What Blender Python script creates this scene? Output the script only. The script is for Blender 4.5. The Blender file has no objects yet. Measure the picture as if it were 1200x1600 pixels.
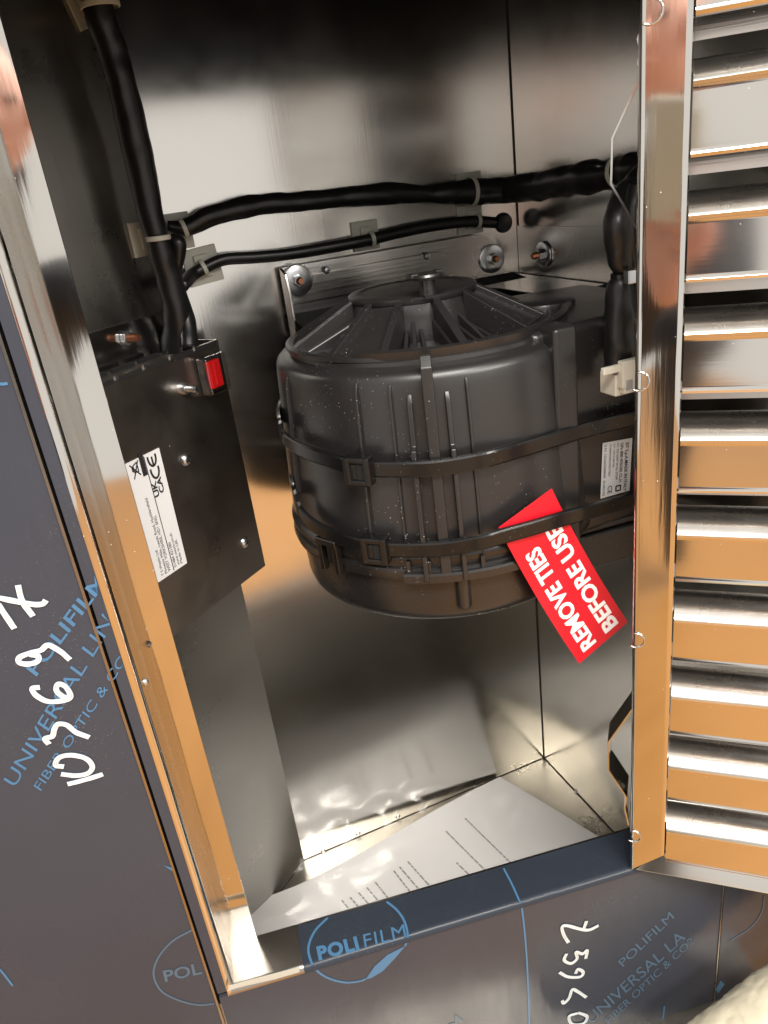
import bpy, bmesh, math, random
from mathutils import Vector, Matrix, noise
random.seed(4)
scene = bpy.context.scene
COL = scene.collection
S = 0.8                       # one model unit is 0.8 m: the chamber's back wall stands one unit from the lens
V = Vector
# ------------------------------------------------------------------ camera
FPX = 1200.0
UPc = -V((363, 2680, FPX)).normalized()
EXc = V((3538, -1030, FPX)).normalized(); EXc = (EXc - EXc.dot(UPc)*UPc).normalized()
EYc = UPc.cross(EXc)
R3 = Matrix((EXc, EYc, UPc))                     # camera (right, down, forward) -> world
cam_d = bpy.data.cameras.new('camera'); cam = bpy.data.objects.new('camera', cam_d); COL.objects.link(cam)
cr, cd, cf = R3 @ V((1,0,0)), R3 @ V((0,1,0)), R3 @ V((0,0,1))
cam.matrix_world = Matrix(((cr.x,-cd.x,-cf.x,0),(cr.y,-cd.y,-cf.y,0),(cr.z,-cd.z,-cf.z,0),(0,0,0,1)))
cam_d.sensor_fit = 'VERTICAL'; cam_d.sensor_height = 24; cam_d.lens = 18.0
cam_d.clip_start = 0.02; cam_d.clip_end = 60
scene.camera = cam
# ------------------------------------------------------------------ light
w = bpy.data.worlds.new('World'); scene.world = w; w.use_nodes = True
w.node_tree.nodes['Background'].inputs[0].default_value = (1.0, 0.955, 0.90, 1)
w.node_tree.nodes['Background'].inputs[1].default_value = 1.05
def lamp(name, loc, target, size, size_y, power, col):
    d = bpy.data.lights.new(name, 'AREA'); d.shape = 'RECTANGLE'; d.size = size; d.size_y = size_y
    d.energy = power; d.color = col
    o = bpy.data.objects.new(name, d); COL.objects.link(o); o.location = loc
    o.rotation_euler = (V(target)-V(loc)).to_track_quat('-Z', 'Y').to_euler()
    return o
lamp('ceiling_light', (-0.1, -0.9, 1.35), (0.3, 0.7, -0.3), 1.2, 0.35, 60, (1, .95, .88))
lamp('ceiling_light_far', (1.2, -2.2, 1.4), (0.3, 0.7, -0.3), 1.4, 0.5, 60, (1, .95, .88))
scene.view_settings.view_transform = 'Standard'; scene.view_settings.look = 'None'
scene.view_settings.exposure = 0.0; scene.view_settings.gamma = 1.0
scene.view_settings.use_curve_mapping = False
scene.cycles.max_bounces = 10; scene.cycles.glossy_bounces = 7
# ------------------------------------------------------------------ geometry of the place
def ray(px, py): return R3 @ V((px-600, py-800, FPX)).normalized()
def hit(px, py, P, N):
    r = ray(px, py); return r * (V(P).dot(N) / r.dot(N))
XF = V((.985, -.172, 0)).normalized(); NF = V((-XF.y, XF.x, 0))      # front plane: along, inward
D2 = .64; D1 = .5867; ZR = -.7775                                    # lip plane, front plane, rail height
ZF = -1.0725                                                         # chamber floor
def F(u, d, z): return XF*u + NF*d + V((0,0,z))
def onF(px, py, off=0.0): return hit(px, py, NF*(D1-off), NF)
def onRail(px, py, off=0.0): return hit(px, py, (0,0,ZR+off), V((0,0,1)))
def onBack(px, py, off=0.0): return hit(px, py, (0,1-off,0), V((0,1,0)))
def onRight(px, py, off=0.0): return hit(px, py, (.62-off,0,0), V((1,0,0)))
LD = V((-.79, -.614, 0)).normalized(); LN = V((-LD.y, LD.x, 0)); LN = -LN if LN.x < 0 else LN
LP = V((.129, 1, 0))
def onLeft(px, py, off=0.0): return hit(px, py, LP + LN*off, LN)
GD = V((.742, -.671, 0)).normalized(); GN = V((GD.y, -GD.x, 0))      # grille: along, outward
G0 = hit(985, 1360, NF*(D1-.004), NF)
def onG(px, py, off=0.0): return hit(px, py, G0 + GN*off, GN)
def surf(px, py, off):                                               # film runs from the front over the bend onto the rail
    p = onF(px, py, off)
    return p if p.z < ZR or p.dot(XF) < UB else onRail(px, py, off)
# ------------------------------------------------------------------ materials
MATS = {}
def nodes_of(name):
    m = bpy.data.materials.new(name); m.use_nodes = True; MATS[name] = m
    nt = m.node_tree; return m, nt, nt.nodes['Principled BSDF']
def setin(b, **k):
    for a, v in k.items():
        a = a.replace('_', ' ')
        if a in b.inputs: b.inputs[a].default_value = v
def plain(name, col, rough=.5, metal=0, noise_amt=.12, scale=60, bump=.0, **k):
    m, nt, b = nodes_of(name)
    setin(b, Roughness=rough, Metallic=metal, **k)
    tc = nt.nodes.new('ShaderNodeTexCoord')
    n = nt.nodes.new('ShaderNodeTexNoise'); n.inputs['Scale'].default_value = scale; n.inputs['Detail'].default_value = 5
    nt.links.new(tc.outputs['Object'], n.inputs['Vector'])
    mr = nt.nodes.new('ShaderNodeMix'); mr.data_type = 'RGBA'
    mr.inputs[6].default_value = tuple(c*(1-noise_amt) for c in col)+(1,)
    mr.inputs[7].default_value = tuple(min(1, c*(1+noise_amt)) for c in col)+(1,)
    nt.links.new(n.outputs['Fac'], mr.inputs[0]); nt.links.new(mr.outputs[2], b.inputs['Base Color'])
    r = nt.nodes.new('ShaderNodeMapRange'); r.inputs[3].default_value = rough*.85; r.inputs[4].default_value = min(1, rough*1.2)
    nt.links.new(n.outputs['Fac'], r.inputs[0]); nt.links.new(r.outputs[0], b.inputs['Roughness'])
    if bump:
        bp = nt.nodes.new('ShaderNodeBump'); bp.inputs['Strength'].default_value = bump; bp.inputs['Distance'].default_value = .002
        nt.links.new(n.outputs['Fac'], bp.inputs['Height']); nt.links.new(bp.outputs['Normal'], b.inputs['Normal'])
    return m
def steel(name, col=(.60,.575,.54), rough=.2, grain=(300,300,6), gstr=.12, warp=.25, wscale=3.0, stain=.12, aniso=0, dust=0.0):
    """stainless sheet: brushed grain, slow waviness of the sheet, faint smears"""
    m, nt, b = nodes_of(name); L = nt.links.new
    setin(b, Metallic=1.0, Roughness=rough)
    tc = nt.nodes.new('ShaderNodeTexCoord')
    mp = nt.nodes.new('ShaderNodeMapping'); mp.inputs['Scale'].default_value = grain; L(tc.outputs['Object'], mp.inputs[0])
    g = nt.nodes.new('ShaderNodeTexNoise'); g.inputs['Scale'].default_value = 1.6; g.inputs['Detail'].default_value = 4; L(mp.outputs[0], g.inputs['Vector'])
    wv = nt.nodes.new('ShaderNodeTexNoise'); wv.inputs['Scale'].default_value = wscale; wv.inputs['Detail'].default_value = 1; L(tc.outputs['Object'], wv.inputs['Vector'])
    st = nt.nodes.new('ShaderNodeTexNoise'); st.inputs['Scale'].default_value = 7; st.inputs['Detail'].default_value = 7; st.inputs['Roughness'].default_value = .65; L(tc.outputs['Object'], st.inputs['Vector'])
    b1 = nt.nodes.new('ShaderNodeBump'); b1.inputs['Strength'].default_value = gstr; b1.inputs['Distance'].default_value = .0006; L(g.outputs['Fac'], b1.inputs['Height'])
    b2 = nt.nodes.new('ShaderNodeBump'); b2.inputs['Strength'].default_value = warp; b2.inputs['Distance'].default_value = .02; L(wv.outputs['Fac'], b2.inputs['Height'])
    L(b2.outputs['Normal'], b1.inputs['Normal']); L(b1.outputs['Normal'], b.inputs['Normal'])
    mx = nt.nodes.new('ShaderNodeMix'); mx.data_type = 'RGBA'
    mx.inputs[6].default_value = tuple(c*(1-stain) for c in col)+(1,); mx.inputs[7].default_value = tuple(min(1,c*(1+stain)) for c in col)+(1,)
    L(st.outputs['Fac'], mx.inputs[0])
    out = mx.outputs[2]
    if dust:
        out = add_dust(nt, tc, out, b, dust, 140)
    L(out, b.inputs['Base Color'])
    r = nt.nodes.new('ShaderNodeMapRange'); r.inputs[1].default_value = .3; r.inputs[2].default_value = .7
    r.inputs[3].default_value = rough*.75; r.inputs[4].default_value = rough*1.3
    L(st.outputs['Fac'], r.inputs[0]); L(r.outputs[0], b.inputs['Roughness'])
    if aniso:
        setin(b, Anisotropic=aniso)
        t = nt.nodes.new('ShaderNodeTangent'); t.direction_type = 'RADIAL'; t.axis = 'Z'; L(t.outputs[0], b.inputs['Tangent'])
    return m
def add_dust(nt, tc, colout, b, amount, scale, colr=(.75,.72,.68,1)):
    """sparse pale specks of dust, clustered"""
    L = nt.links.new
    vo = nt.nodes.new('ShaderNodeTexVoronoi'); vo.inputs['Scale'].default_value = scale; L(tc.outputs['Object'], vo.inputs['Vector'])
    cl = nt.nodes.new('ShaderNodeTexNoise'); cl.inputs['Scale'].default_value = 14; cl.inputs['Detail'].default_value = 3; L(tc.outputs['Object'], cl.inputs['Vector'])
    cr_ = nt.nodes.new('ShaderNodeMapRange'); cr_.inputs[1].default_value = .36; cr_.inputs[2].default_value = .78; cr_.inputs[3].default_value = .0; cr_.inputs[4].default_value = amount
    L(cl.outputs['Fac'], cr_.inputs[0])
    sep = nt.nodes.new('ShaderNodeSeparateColor'); L(vo.outputs['Color'], sep.inputs[0])
    mul = nt.nodes.new('ShaderNodeMath'); mul.operation = 'MULTIPLY'; L(cr_.outputs[0], mul.inputs[0]); L(sep.outputs[0], mul.inputs[1])
    lt = nt.nodes.new('ShaderNodeMath'); lt.operation = 'LESS_THAN'; L(vo.outputs['Distance'], lt.inputs[0]); L(mul.outputs[0], lt.inputs[1])
    mx = nt.nodes.new('ShaderNodeMix'); mx.data_type = 'RGBA'; mx.inputs[7].default_value = colr
    L(lt.outputs[0], mx.inputs[0]); L(colout, mx.inputs[6])
    inv = nt.nodes.new('ShaderNodeMath'); inv.operation = 'SUBTRACT'; inv.inputs[0].default_value = 1; L(lt.outputs[0], inv.inputs[1])
    if b.inputs['Metallic'].default_value > .5: L(inv.outputs[0], b.inputs['Metallic'])
    return mx.outputs[2]
def black_plastic(name, col=(.0145,.0135,.0135), rough=.30, dust=.19):
    m, nt, b = nodes_of(name); L = nt.links.new
    setin(b, Roughness=rough); b.inputs['Specular IOR Level'].default_value = .6 if 'motor' in name else .42
    tc = nt.nodes.new('ShaderNodeTexCoord')
    n = nt.nodes.new('ShaderNodeTexNoise'); n.inputs['Scale'].default_value = 9; n.inputs['Detail'].default_value = 6; L(tc.outputs['Object'], n.inputs['Vector'])
    mx = nt.nodes.new('ShaderNodeMix'); mx.data_type = 'RGBA'
    mx.inputs[6].default_value = tuple(c*.8 for c in col)+(1,); mx.inputs[7].default_value = tuple(c*1.5 for c in col)+(1,)
    L(n.outputs['Fac'], mx.inputs[0])
    L(add_dust(nt, tc, mx.outputs[2], b, dust, 430), b.inputs['Base Color'])
    r = nt.nodes.new('ShaderNodeMapRange'); r.inputs[1].default_value = .3; r.inputs[2].default_value = .7; r.inputs[3].default_value = rough*.8; r.inputs[4].default_value = rough*1.25
    L(n.outputs['Fac'], r.inputs[0]); L(r.outputs[0], b.inputs['Roughness'])
    f = nt.nodes.new('ShaderNodeTexNoise'); f.inputs['Scale'].default_value = 900; f.inputs['Detail'].default_value = 2; L(tc.outputs['Object'], f.inputs['Vector'])
    bp = nt.nodes.new('ShaderNodeBump'); bp.inputs['Strength'].default_value = .12; bp.inputs['Distance'].default_value = .0004
    L(f.outputs['Fac'], bp.inputs['Height']); L(bp.outputs['Normal'], b.inputs['Normal'])
    return m
def film_mat(name, col, rough=.16):
    """dark protective film stuck on steel: glossy, faint wrinkles, scuffs and dust"""
    m, nt, b = nodes_of(name); L = nt.links.new
    setin(b, Roughness=rough); b.inputs['Specular IOR Level'].default_value = .26
    tc = nt.nodes.new('ShaderNodeTexCoord')
    n = nt.nodes.new('ShaderNodeTexNoise'); n.inputs['Scale'].default_value = 4; n.inputs['Detail'].default_value = 6; L(tc.outputs['Object'], n.inputs['Vector'])
    mx = nt.nodes.new('ShaderNodeMix'); mx.data_type = 'RGBA'
    mx.inputs[6].default_value = tuple(c*.85 for c in col)+(1,); mx.inputs[7].default_value = tuple(c*1.2 for c in col)+(1,)
    L(n.outputs['Fac'], mx.inputs[0])
    L(add_dust(nt, tc, mx.outputs[2], b, .2, 760, (.38,.36,.33,1)), b.inputs['Base Color'])
    r = nt.nodes.new('ShaderNodeMapRange'); r.inputs[1].default_value = .35; r.inputs[2].default_value = .7; r.inputs[3].default_value = rough*.7; r.inputs[4].default_value = rough*1.8
    L(n.outputs['Fac'], r.inputs[0]); L(r.outputs[0], b.inputs['Roughness'])
    mp = nt.nodes.new('ShaderNodeMapping'); mp.inputs['Rotation'].default_value = (0.3,.9,.2); mp.inputs['Scale'].default_value = (22,22,5); L(tc.outputs['Object'], mp.inputs[0])
    f = nt.nodes.new('ShaderNodeTexNoise'); f.inputs['Scale'].default_value = 1; f.inputs['Detail'].default_value = 3; L(mp.outputs[0], f.inputs['Vector'])
    bp = nt.nodes.new('ShaderNodeBump'); bp.inputs['Strength'].default_value = .45; bp.inputs['Distance'].default_value = .004
    L(f.outputs['Fac'], bp.inputs['Height']); L(bp.outputs['Normal'], b.inputs['Normal'])
    return m
M = {}
M['inner'] = steel('brushed_inner_steel', (.655,.64,.61), .165, (420,420,5), .07, .16, 2.6, .06, dust=.05)
M['floorsteel'] = steel('dusty_floor_steel', (.52,.49,.42), .30, (60,60,60), .2, .2, 6, .25, dust=.25)
M['box'] = steel('control_box_steel', (.42,.385,.35), .33, (420,420,5), .2, .15, 2.5, .08, dust=.08)
M['mirror'] = steel('polished_frame_steel', (.62,.60,.565), .06, (200,200,9), .03, .10, 8, .05, dust=.13)
M['jamb'] = steel('frame_return_steel', (.40,.375,.34), .27, (200,200,4), .1, .1, 6, .08, dust=.12)
M['slat'] = steel('louvre_steel', (.62,.60,.565), .095, (5,5,200), .03, .13, 7, .05, dust=.14)
M['bar'] = steel('brushed_louvre_nose_steel', (.60,.58,.55), .27, (6,6,260), .25, .1, 7, .10, dust=.14)
M['skin_in'] = steel('matt_inner_skin_steel', (.60,.58,.55), .5, (200,200,5), .1, .1, 4, .08)
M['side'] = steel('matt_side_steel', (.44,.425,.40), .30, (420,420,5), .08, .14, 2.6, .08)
M['bracket'] = steel('bracket_steel', (.70,.685,.66), .24, (6,200,200), .2, .2, 5, .06)
M['markerthin'] = plain('thin_white_marker', (.40,.44,.47), .5, 0, .3, 260)
M['joint'] = plain('dark_sheet_joint', (.06,.05,.04), .6, .3, .3, 90)
M['zinc'] = plain('zinc', (.62,.64,.66), .28, 1, .15, 90)
M['copper'] = plain('copper_thread', (.62,.27,.15), .4, 1, .2, 120)
M['film'] = film_mat('dark_protective_film', (.046,.050,.064), .2)
M['filmblue'] = film_mat('navy_protective_film', (.028,.035,.048), .22)
M['print'] = plain('blue_film_print', (.065,.17,.31), .4, 0, .12, 40)
M['printfaint'] = plain('faint_blue_film_print', (.07,.12,.175), .4, 0, .15, 40)
M['marker'] = plain('white_marker', (.72,.76,.77), .5, 0, .14, 160)
M['plastic'] = black_plastic('black_motor_plastic')
M['plastic_dark'] = black_plastic('black_tie_nylon', (.006,.006,.006), .2, .12)
M['pvc'] = plain('black_sleeve_pvc', (.009,.009,.0095), .34, 0, .3, 30, .05)
M['void'] = plain('black_and_shade', (.004,.004,.004), .8, 0, .2)  # near-black for slots, the switch body, and shade coloured into sheets
M['nylon'] = plain('ivory_nylon', (.52,.50,.43), .45, 0, .08, 50, Subsurface_Weight=.1)
M['beige'] = plain('beige_connector_plastic', (.66,.63,.54), .4, 0, .06, 50)
M['red'] = plain('red_card', (.62,.006,.018), .42, 0, .05, 20)
M['white'] = plain('white_print', (.86,.84,.83), .5, 0, .04, 40)
M['label'] = plain('label_paper', (.76,.78,.80), .45, 0, .05, 20)
M['ink'] = plain('black_ink', (.02,.02,.022), .5, 0, .2, 60)
M['greyink'] = plain('grey_ink', (.33,.33,.33), .6, 0, .2, 60)
M['paper'] = plain('white_paper', (.83,.82,.81), .6, 0, .03, 10)
M['switch'] = plain('red_rocker', (.65,.012,.015), .2, 0, .1, 60, Emission_Strength=0.0)
M['foam'] = plain('cream_foam_wrap', (.72,.66,.50), .55, 0, .08, 30, .6)
M['skin'] = plain('skin', (.85,.50,.40), .5, 0, .12, 12, Subsurface_Weight=.15)
M['cloth'] = plain('dark_cloth', (.03,.032,.038), .85, 0, .3, 200, .3)
M['phonecase'] = plain('pale_green_case', (.88,.92,.82), .35, 0, .05, 20)
M['glassblack'] = plain('phone_glass', (.01,.012,.016), .08, 0, .1, 20)
M['hair'] = plain('brown_hair', (.05,.03,.02), .6, 0, .4, 200, .5)
def clear_mat(name, tint, gloss_r, fac, bump=0., bscale=40):
    m, nt, b = nodes_of(name); L = nt.links.new
    out = nt.nodes['Material Output']; nt.nodes.remove(b)
    tr = nt.nodes.new('ShaderNodeBsdfTransparent'); tr.inputs[0].default_value = tint
    gl = nt.nodes.new('ShaderNodeBsdfGlossy'); gl.inputs['Roughness'].default_value = gloss_r
    fr = nt.nodes.new('ShaderNodeLayerWeight'); fr.inputs[0].default_value = .5; pw = nt.nodes.new('ShaderNodeMath'); pw.operation = 'POWER'; pw.inputs[1].default_value = 2.6; L(fr.outputs['Facing'], pw.inputs[0])
    ad = nt.nodes.new('ShaderNodeMath'); ad.operation = 'MULTIPLY_ADD'; ad.inputs[1].default_value = .45; ad.inputs[2].default_value = fac; ad.use_clamp = True
    L(pw.outputs[0], ad.inputs[0])
    mx = nt.nodes.new('ShaderNodeMixShader'); L(ad.outputs[0], mx.inputs[0]); L(tr.outputs[0], mx.inputs[1]); L(gl.outputs[0], mx.inputs[2]); L(mx.outputs[0], out.inputs[0])
    if bump:
        tc = nt.nodes.new('ShaderNodeTexCoord'); n = nt.nodes.new('ShaderNodeTexNoise'); n.inputs['Scale'].default_value = bscale; n.inputs['Detail'].default_value = 4
        L(tc.outputs['Object'], n.inputs['Vector'])
        bp = nt.nodes.new('ShaderNodeBump'); bp.inputs['Strength'].default_value = bump; bp.inputs['Distance'].default_value = .01
        L(n.outputs['Fac'], bp.inputs['Height']); L(bp.outputs['Normal'], gl.inputs['Normal']); L(bp.outputs['Normal'], fr.inputs['Normal'])
    return m
M['bag'] = clear_mat('clear_bag_film', (.985,.985,.985,1), .14, .06, .12, 14)
M['cover'] = clear_mat('clear_switch_cover', (.88,.85,.82,1), .06, .12, .1, 60)
def wood_mat():
    m, nt, b = nodes_of('wood_floor'); L = nt.links.new
    setin(b, Roughness=.35)
    tc = nt.nodes.new('ShaderNodeTexCoord'); mp = nt.nodes.new('ShaderNodeMapping'); mp.inputs['Scale'].default_value = (9,1.0,1); L(tc.outputs['Object'], mp.inputs[0])
    n = nt.nodes.new('ShaderNodeTexNoise'); n.inputs['Scale'].default_value = 2.2; n.inputs['Detail'].default_value = 6; L(mp.outputs[0], n.inputs['Vector'])
    mx = nt.nodes.new('ShaderNodeMix'); mx.data_type = 'RGBA'; mx.inputs[6].default_value = (.56,.255,.068,1); mx.inputs[7].default_value = (.72,.37,.115,1)
    L(n.outputs['Fac'], mx.inputs[0]); L(mx.outputs[2], b.inputs['Base Color']); return m
M['wood'] = wood_mat()
# ------------------------------------------------------------------ object helpers
ORG = {}
def tag(o, label=None, cat=None, group=None, kind=None):
    if label: o['label'] = label
    if cat: o['category'] = cat
    if group: o['group'] = group
    if kind: o['kind'] = kind
    return o
def thing(name, at, label, cat, group=None):
    o = bpy.data.objects.new(name, None); o.empty_display_size = .02; COL.objects.link(o)
    o.location = V(at)*S; ORG[o] = V(at); return tag(o, label, cat, group)
def mk(name, vs, fs, mat, parent=None, smooth=False, bevel=0, solid=0, sub=0, split=.45):
    vs = [V(v) for v in vs]
    if parent is not None: org = ORG[parent]
    else:
        org = sum(vs, V((0,0,0)))/len(vs); org.z = min(v.z for v in vs)
    me = bpy.data.meshes.new(name); me.from_pydata([tuple((v-org)*S) for v in vs], [], [tuple(f) for f in fs]); me.materials.append(mat)
    bm = bmesh.new(); bm.from_mesh(me); bmesh.ops.recalc_face_normals(bm, faces=bm.faces); bm.to_mesh(me); bm.free()
    o = bpy.data.objects.new(name, me); COL.objects.link(o)
    if parent is not None: o.parent = parent
    else: o.location = org*S
    ORG[o] = org
    if smooth:
        for p in me.polygons: p.use_smooth = True
    if solid:
        md = o.modifiers.new('thickness', 'SOLIDIFY'); md.thickness = solid*S; md.offset = 0
        if smooth:
            es = o.modifiers.new('split', 'EDGE_SPLIT'); es.split_angle = split; es.use_edge_sharp = False
    if bevel:
        md = o.modifiers.new('bevel', 'BEVEL'); md.width = bevel*S; md.segments = 3; md.limit_method = 'ANGLE'; md.angle_limit = .6
        for p in me.polygons: p.use_smooth = True
        o.modifiers.new('wn', 'WEIGHTED_NORMAL')
    if sub:
        md = o.modifiers.new('sub', 'SUBSURF'); md.levels = sub; md.render_levels = sub
    return o
def prism(name, poly, vec, mat, parent=None, bevel=0, **k):
    """polygon (list of points) given thickness along vec"""
    n = len(poly); vec = V(vec)
    vs = [V(p) for p in poly] + [V(p)+vec for p in poly]
    fs = [list(range(n))[::-1], list(range(n, 2*n))] + [[i, (i+1)%n, n+(i+1)%n, n+i] for i in range(n)]
    return mk(name, vs, fs, mat, parent, bevel=bevel, **k)
def box(name, c, ax, ay, az, hx, hy, hz, mat, parent=None, bevel=0, **k):
    c = V(c); q = [c + ax*(sx*hx) + ay*(sy*hy) - az*hz for sx, sy in ((-1,-1),(1,-1),(1,1),(-1,1))]
    return prism(name, q, az*(2*hz), mat, parent, bevel, **k)
X, Y, Z = V((1,0,0)), V((0,1,0)), V((0,0,1))
def frame_of(n):
    n = V(n).normalized(); a = Z if abs(n.z) < .9 else X
    u = a.cross(n).normalized(); return u, n.cross(u).normalized(), n
def lathe(name, prof, c, axis, mat, parent=None, seg=64, a0=0, a1=2*math.pi, smooth=True, **k):
    """prof = [(radius, height along axis)]"""
    u, v, n = frame_of(axis); c = V(c); full = abs(a1-a0-2*math.pi) < 1e-6
    N = seg if full else seg+1; vs = []; fs = []
    for i in range(N):
        a = a0+(a1-a0)*i/seg; d = u*math.cos(a)+v*math.sin(a)
        for r, h in prof: vs.append(c+d*r+n*h)
    m = len(prof)
    for i in range(seg):
        j = (i+1) % N
        for q in range(m-1): fs.append([i*m+q, j*m+q, j*m+q+1, i*m+q+1])
    o = mk(name, vs, fs, mat, parent, smooth=smooth, **k)
    bm = bmesh.new(); bm.from_mesh(o.data); bmesh.ops.remove_doubles(bm, verts=bm.verts, dist=1e-6)
    bmesh.ops.recalc_face_normals(bm, faces=bm.faces); bm.to_mesh(o.data); bm.free()
    if smooth:
        for p in o.data.polygons: p.use_smooth = True
        o.data.set_sharp_from_angle(angle=.7)
    return o
def catmull(pts, n=8):
    P = [V(p) for p in pts]; P = [P[0]*2-P[1]] + P + [P[-1]*2-P[-2]]; out = []
    for i in range(1, len(P)-2):
        for k in range(n):
            t = k/n; a, b, c, d = P[i-1], P[i], P[i+1], P[i+2]
            out.append(.5*((2*b)+(c-a)*t+(2*a-5*b+4*c-d)*t*t+(3*b-a-3*c+d)*t**3))
    out.append(P[-2]); return out
def tube(name, pts, rad, mat, parent=None, seg=16, n=8, wr=0., flat=None, wscale=60, cap=True, fold=0., twist=.05):
    """round or flattened tube along a curve; wr = wrinkling, flat = (normal, ratio)"""
    C = catmull(pts, n); R = catmull([V((r,0,0)) for r in rad], n) if isinstance(rad, (list, tuple)) else [V((rad,0,0))]*len(C)
    vs = []; fs = []; up0 = None
    for i, c in enumerate(C):
        t = (C[min(i+1, len(C)-1)]-C[max(i-1, 0)]).normalized()
        if flat: w_ = V(flat[0]); u = (w_-t*w_.dot(t)).normalized()
        else:
            u = t.orthogonal().normalized() if up0 is None else (up0-t*up0.dot(t)).normalized()
        up0 = u; v = t.cross(u); r = R[i].x
        for k in range(seg):
            a = 2*math.pi*k/seg; kr = flat[1] if flat else 1
            d = u*math.cos(a)*kr + v*math.sin(a)
            rr = r*(1 - fold*math.cos(2*(a-1.2-i*twist)) + fold*.35*math.cos(3*a+i*twist*1.7))
            if wr:
                q = c + d*r
                rr = r*(1 + wr*noise.noise(V((q.x*wscale, q.y*wscale, q.z*wscale*.45))) + wr*.6*noise.noise(q*wscale*2.2))
            vs.append(c+d*rr)
    for i in range(len(C)-1):
        for k in range(seg):
            fs.append([i*seg+k, i*seg+(k+1)%seg, (i+1)*seg+(k+1)%seg, (i+1)*seg+k])
    if cap: fs += [list(range(seg))[::-1], list(range((len(C)-1)*seg, len(C)*seg))]
    return mk(name, vs, fs, mat, parent, smooth=True)
def ribbon(name, pts, width, nrm, thick, mat, parent=None):
    """flat stroke of given width lying on a surface with normal nrm"""
    vs = []; fs = []; n = V(nrm)
    for i, p in enumerate(pts):
        t = (pts[min(i+1, len(pts)-1)]-pts[max(i-1, 0)]).normalized(); s = n.cross(t).normalized()
        ww = width[i] if isinstance(width, (list, tuple)) else width
        vs += [p-s*ww/2, p+s*ww/2, p+s*ww/2+n*thick, p-s*ww/2+n*thick]
    for i in range(len(pts)-1):
        a, b = i*4, i*4+4
        fs += [[a,a+1,b+1,b],[a+1,a+2,b+2,b+1],[a+2,a+3,b+3,b+2],[a+3,a,b,b+3]]
    e = (len(pts)-1)*4; fs += [[3,2,1,0],[e,e+1,e+2,e+3]]
    return mk(name, vs, fs, mat, parent)
def text_polys(s, bold=0., xs=1., ls=1.):
    cu = bpy.data.curves.new('t', 'FONT'); cu.body = s; cu.size = 1; cu.offset = bold; cu.resolution_u = 3; cu.space_character = ls
    o = bpy.data.objects.new('t', cu); COL.objects.link(o)
    dg = bpy.context.evaluated_depsgraph_get(); me = o.evaluated_get(dg).to_mesh()
    vs = [v.co.copy() for v in me.vertices]; fs = [list(p.vertices) for p in me.polygons]
    o.evaluated_get(dg).to_mesh_clear(); bpy.data.objects.remove(o); bpy.data.curves.remove(cu)
    x0 = min(v.x for v in vs); x1 = max(v.x for v in vs)
    return [((v.x-x0)/(x1-x0), v.y/.7) for v in vs], fs       # x in 0..1 over the line, y in cap heights
def lettering(s, mp, mat, parent, name='lettering', bold=0., ls=1.):
    vs, fs = text_polys(s, bold, ls=ls)
    return mk(name, [mp(x, y) for x, y in vs], fs, mat, parent)
def affine(o, a, b):
    """map text (x 0..1 along o->a, y cap heights along o->b)"""
    return lambda x, y: o+(a-o)*x+(b-o)*y
# ================================================================== THE HOOD
hood = thing('extractor_hood', F(.1, .8, ZF-.35), 'stainless steel extractor hood with an open service hatch and dark printed film on its front', 'extractor hood')
ZT = .62
def wall(name, a, b, z0, z1, mat, th, label=None):
    a = V(a); b = V(b); n = (b-a).cross(Z).normalized()
    o = prism(name, [a+Z*z0, b+Z*z0, b+Z*z1, a+Z*z1], n*th, mat, hood)
    if label: o['label'] = label
    return o
L2b = V((.129,1,0)); L3b = V((.62,1,0))
Lf = L2b + LD*.80                                    # the angled side runs on to the left, behind the front
wall('back_panel', L2b-V((.004,0,0)), L3b+V((.008,0,0)), ZF, ZT, M['inner'], -.004)
o = wall('angled_side_panel', Lf, L2b, ZF, ZT, M['side'], -.004)
Rf = V((.62, .49, 0))
wall('side_panel', L3b+V((.0003,-.0002,0)), Rf+V((.0003,0,0)), ZF, ZT, M['inner'], -.004)
# base of the chamber, and its top coloured black for the duct's darkness
base = prism('base_panel', [L3b+V((.006,.003,ZF)), L2b+V((-.003,.003,ZF)), Lf+Z*ZF, V((.626,.40,ZF))], -Z*.004, M['floorsteel'], hood)
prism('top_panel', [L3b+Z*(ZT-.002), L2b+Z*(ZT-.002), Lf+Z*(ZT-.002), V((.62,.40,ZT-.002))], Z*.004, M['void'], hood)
# thin bright weld seams standing in the two corners and along the base
for a_, b_ in ((L3b+V((-.0006,-.0006,ZF)), L3b+V((-.0006,-.0006,ZT))), (L2b+V((.0,-.0006,ZF+.0006)), L3b+V((0,-.0006,ZF+.0006))), (L3b+V((-.0006,0,ZF+.0006)), Rf+V((-.0006,0,ZF+.0006))), (L2b+V((0,-.0006,ZF+.0006)), Lf+LN*.0006+V((0,0,ZF+.0006)))):
    tube('corner_joint', [a_, b_], .0007, M['joint'], hood, seg=6, n=2)
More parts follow.
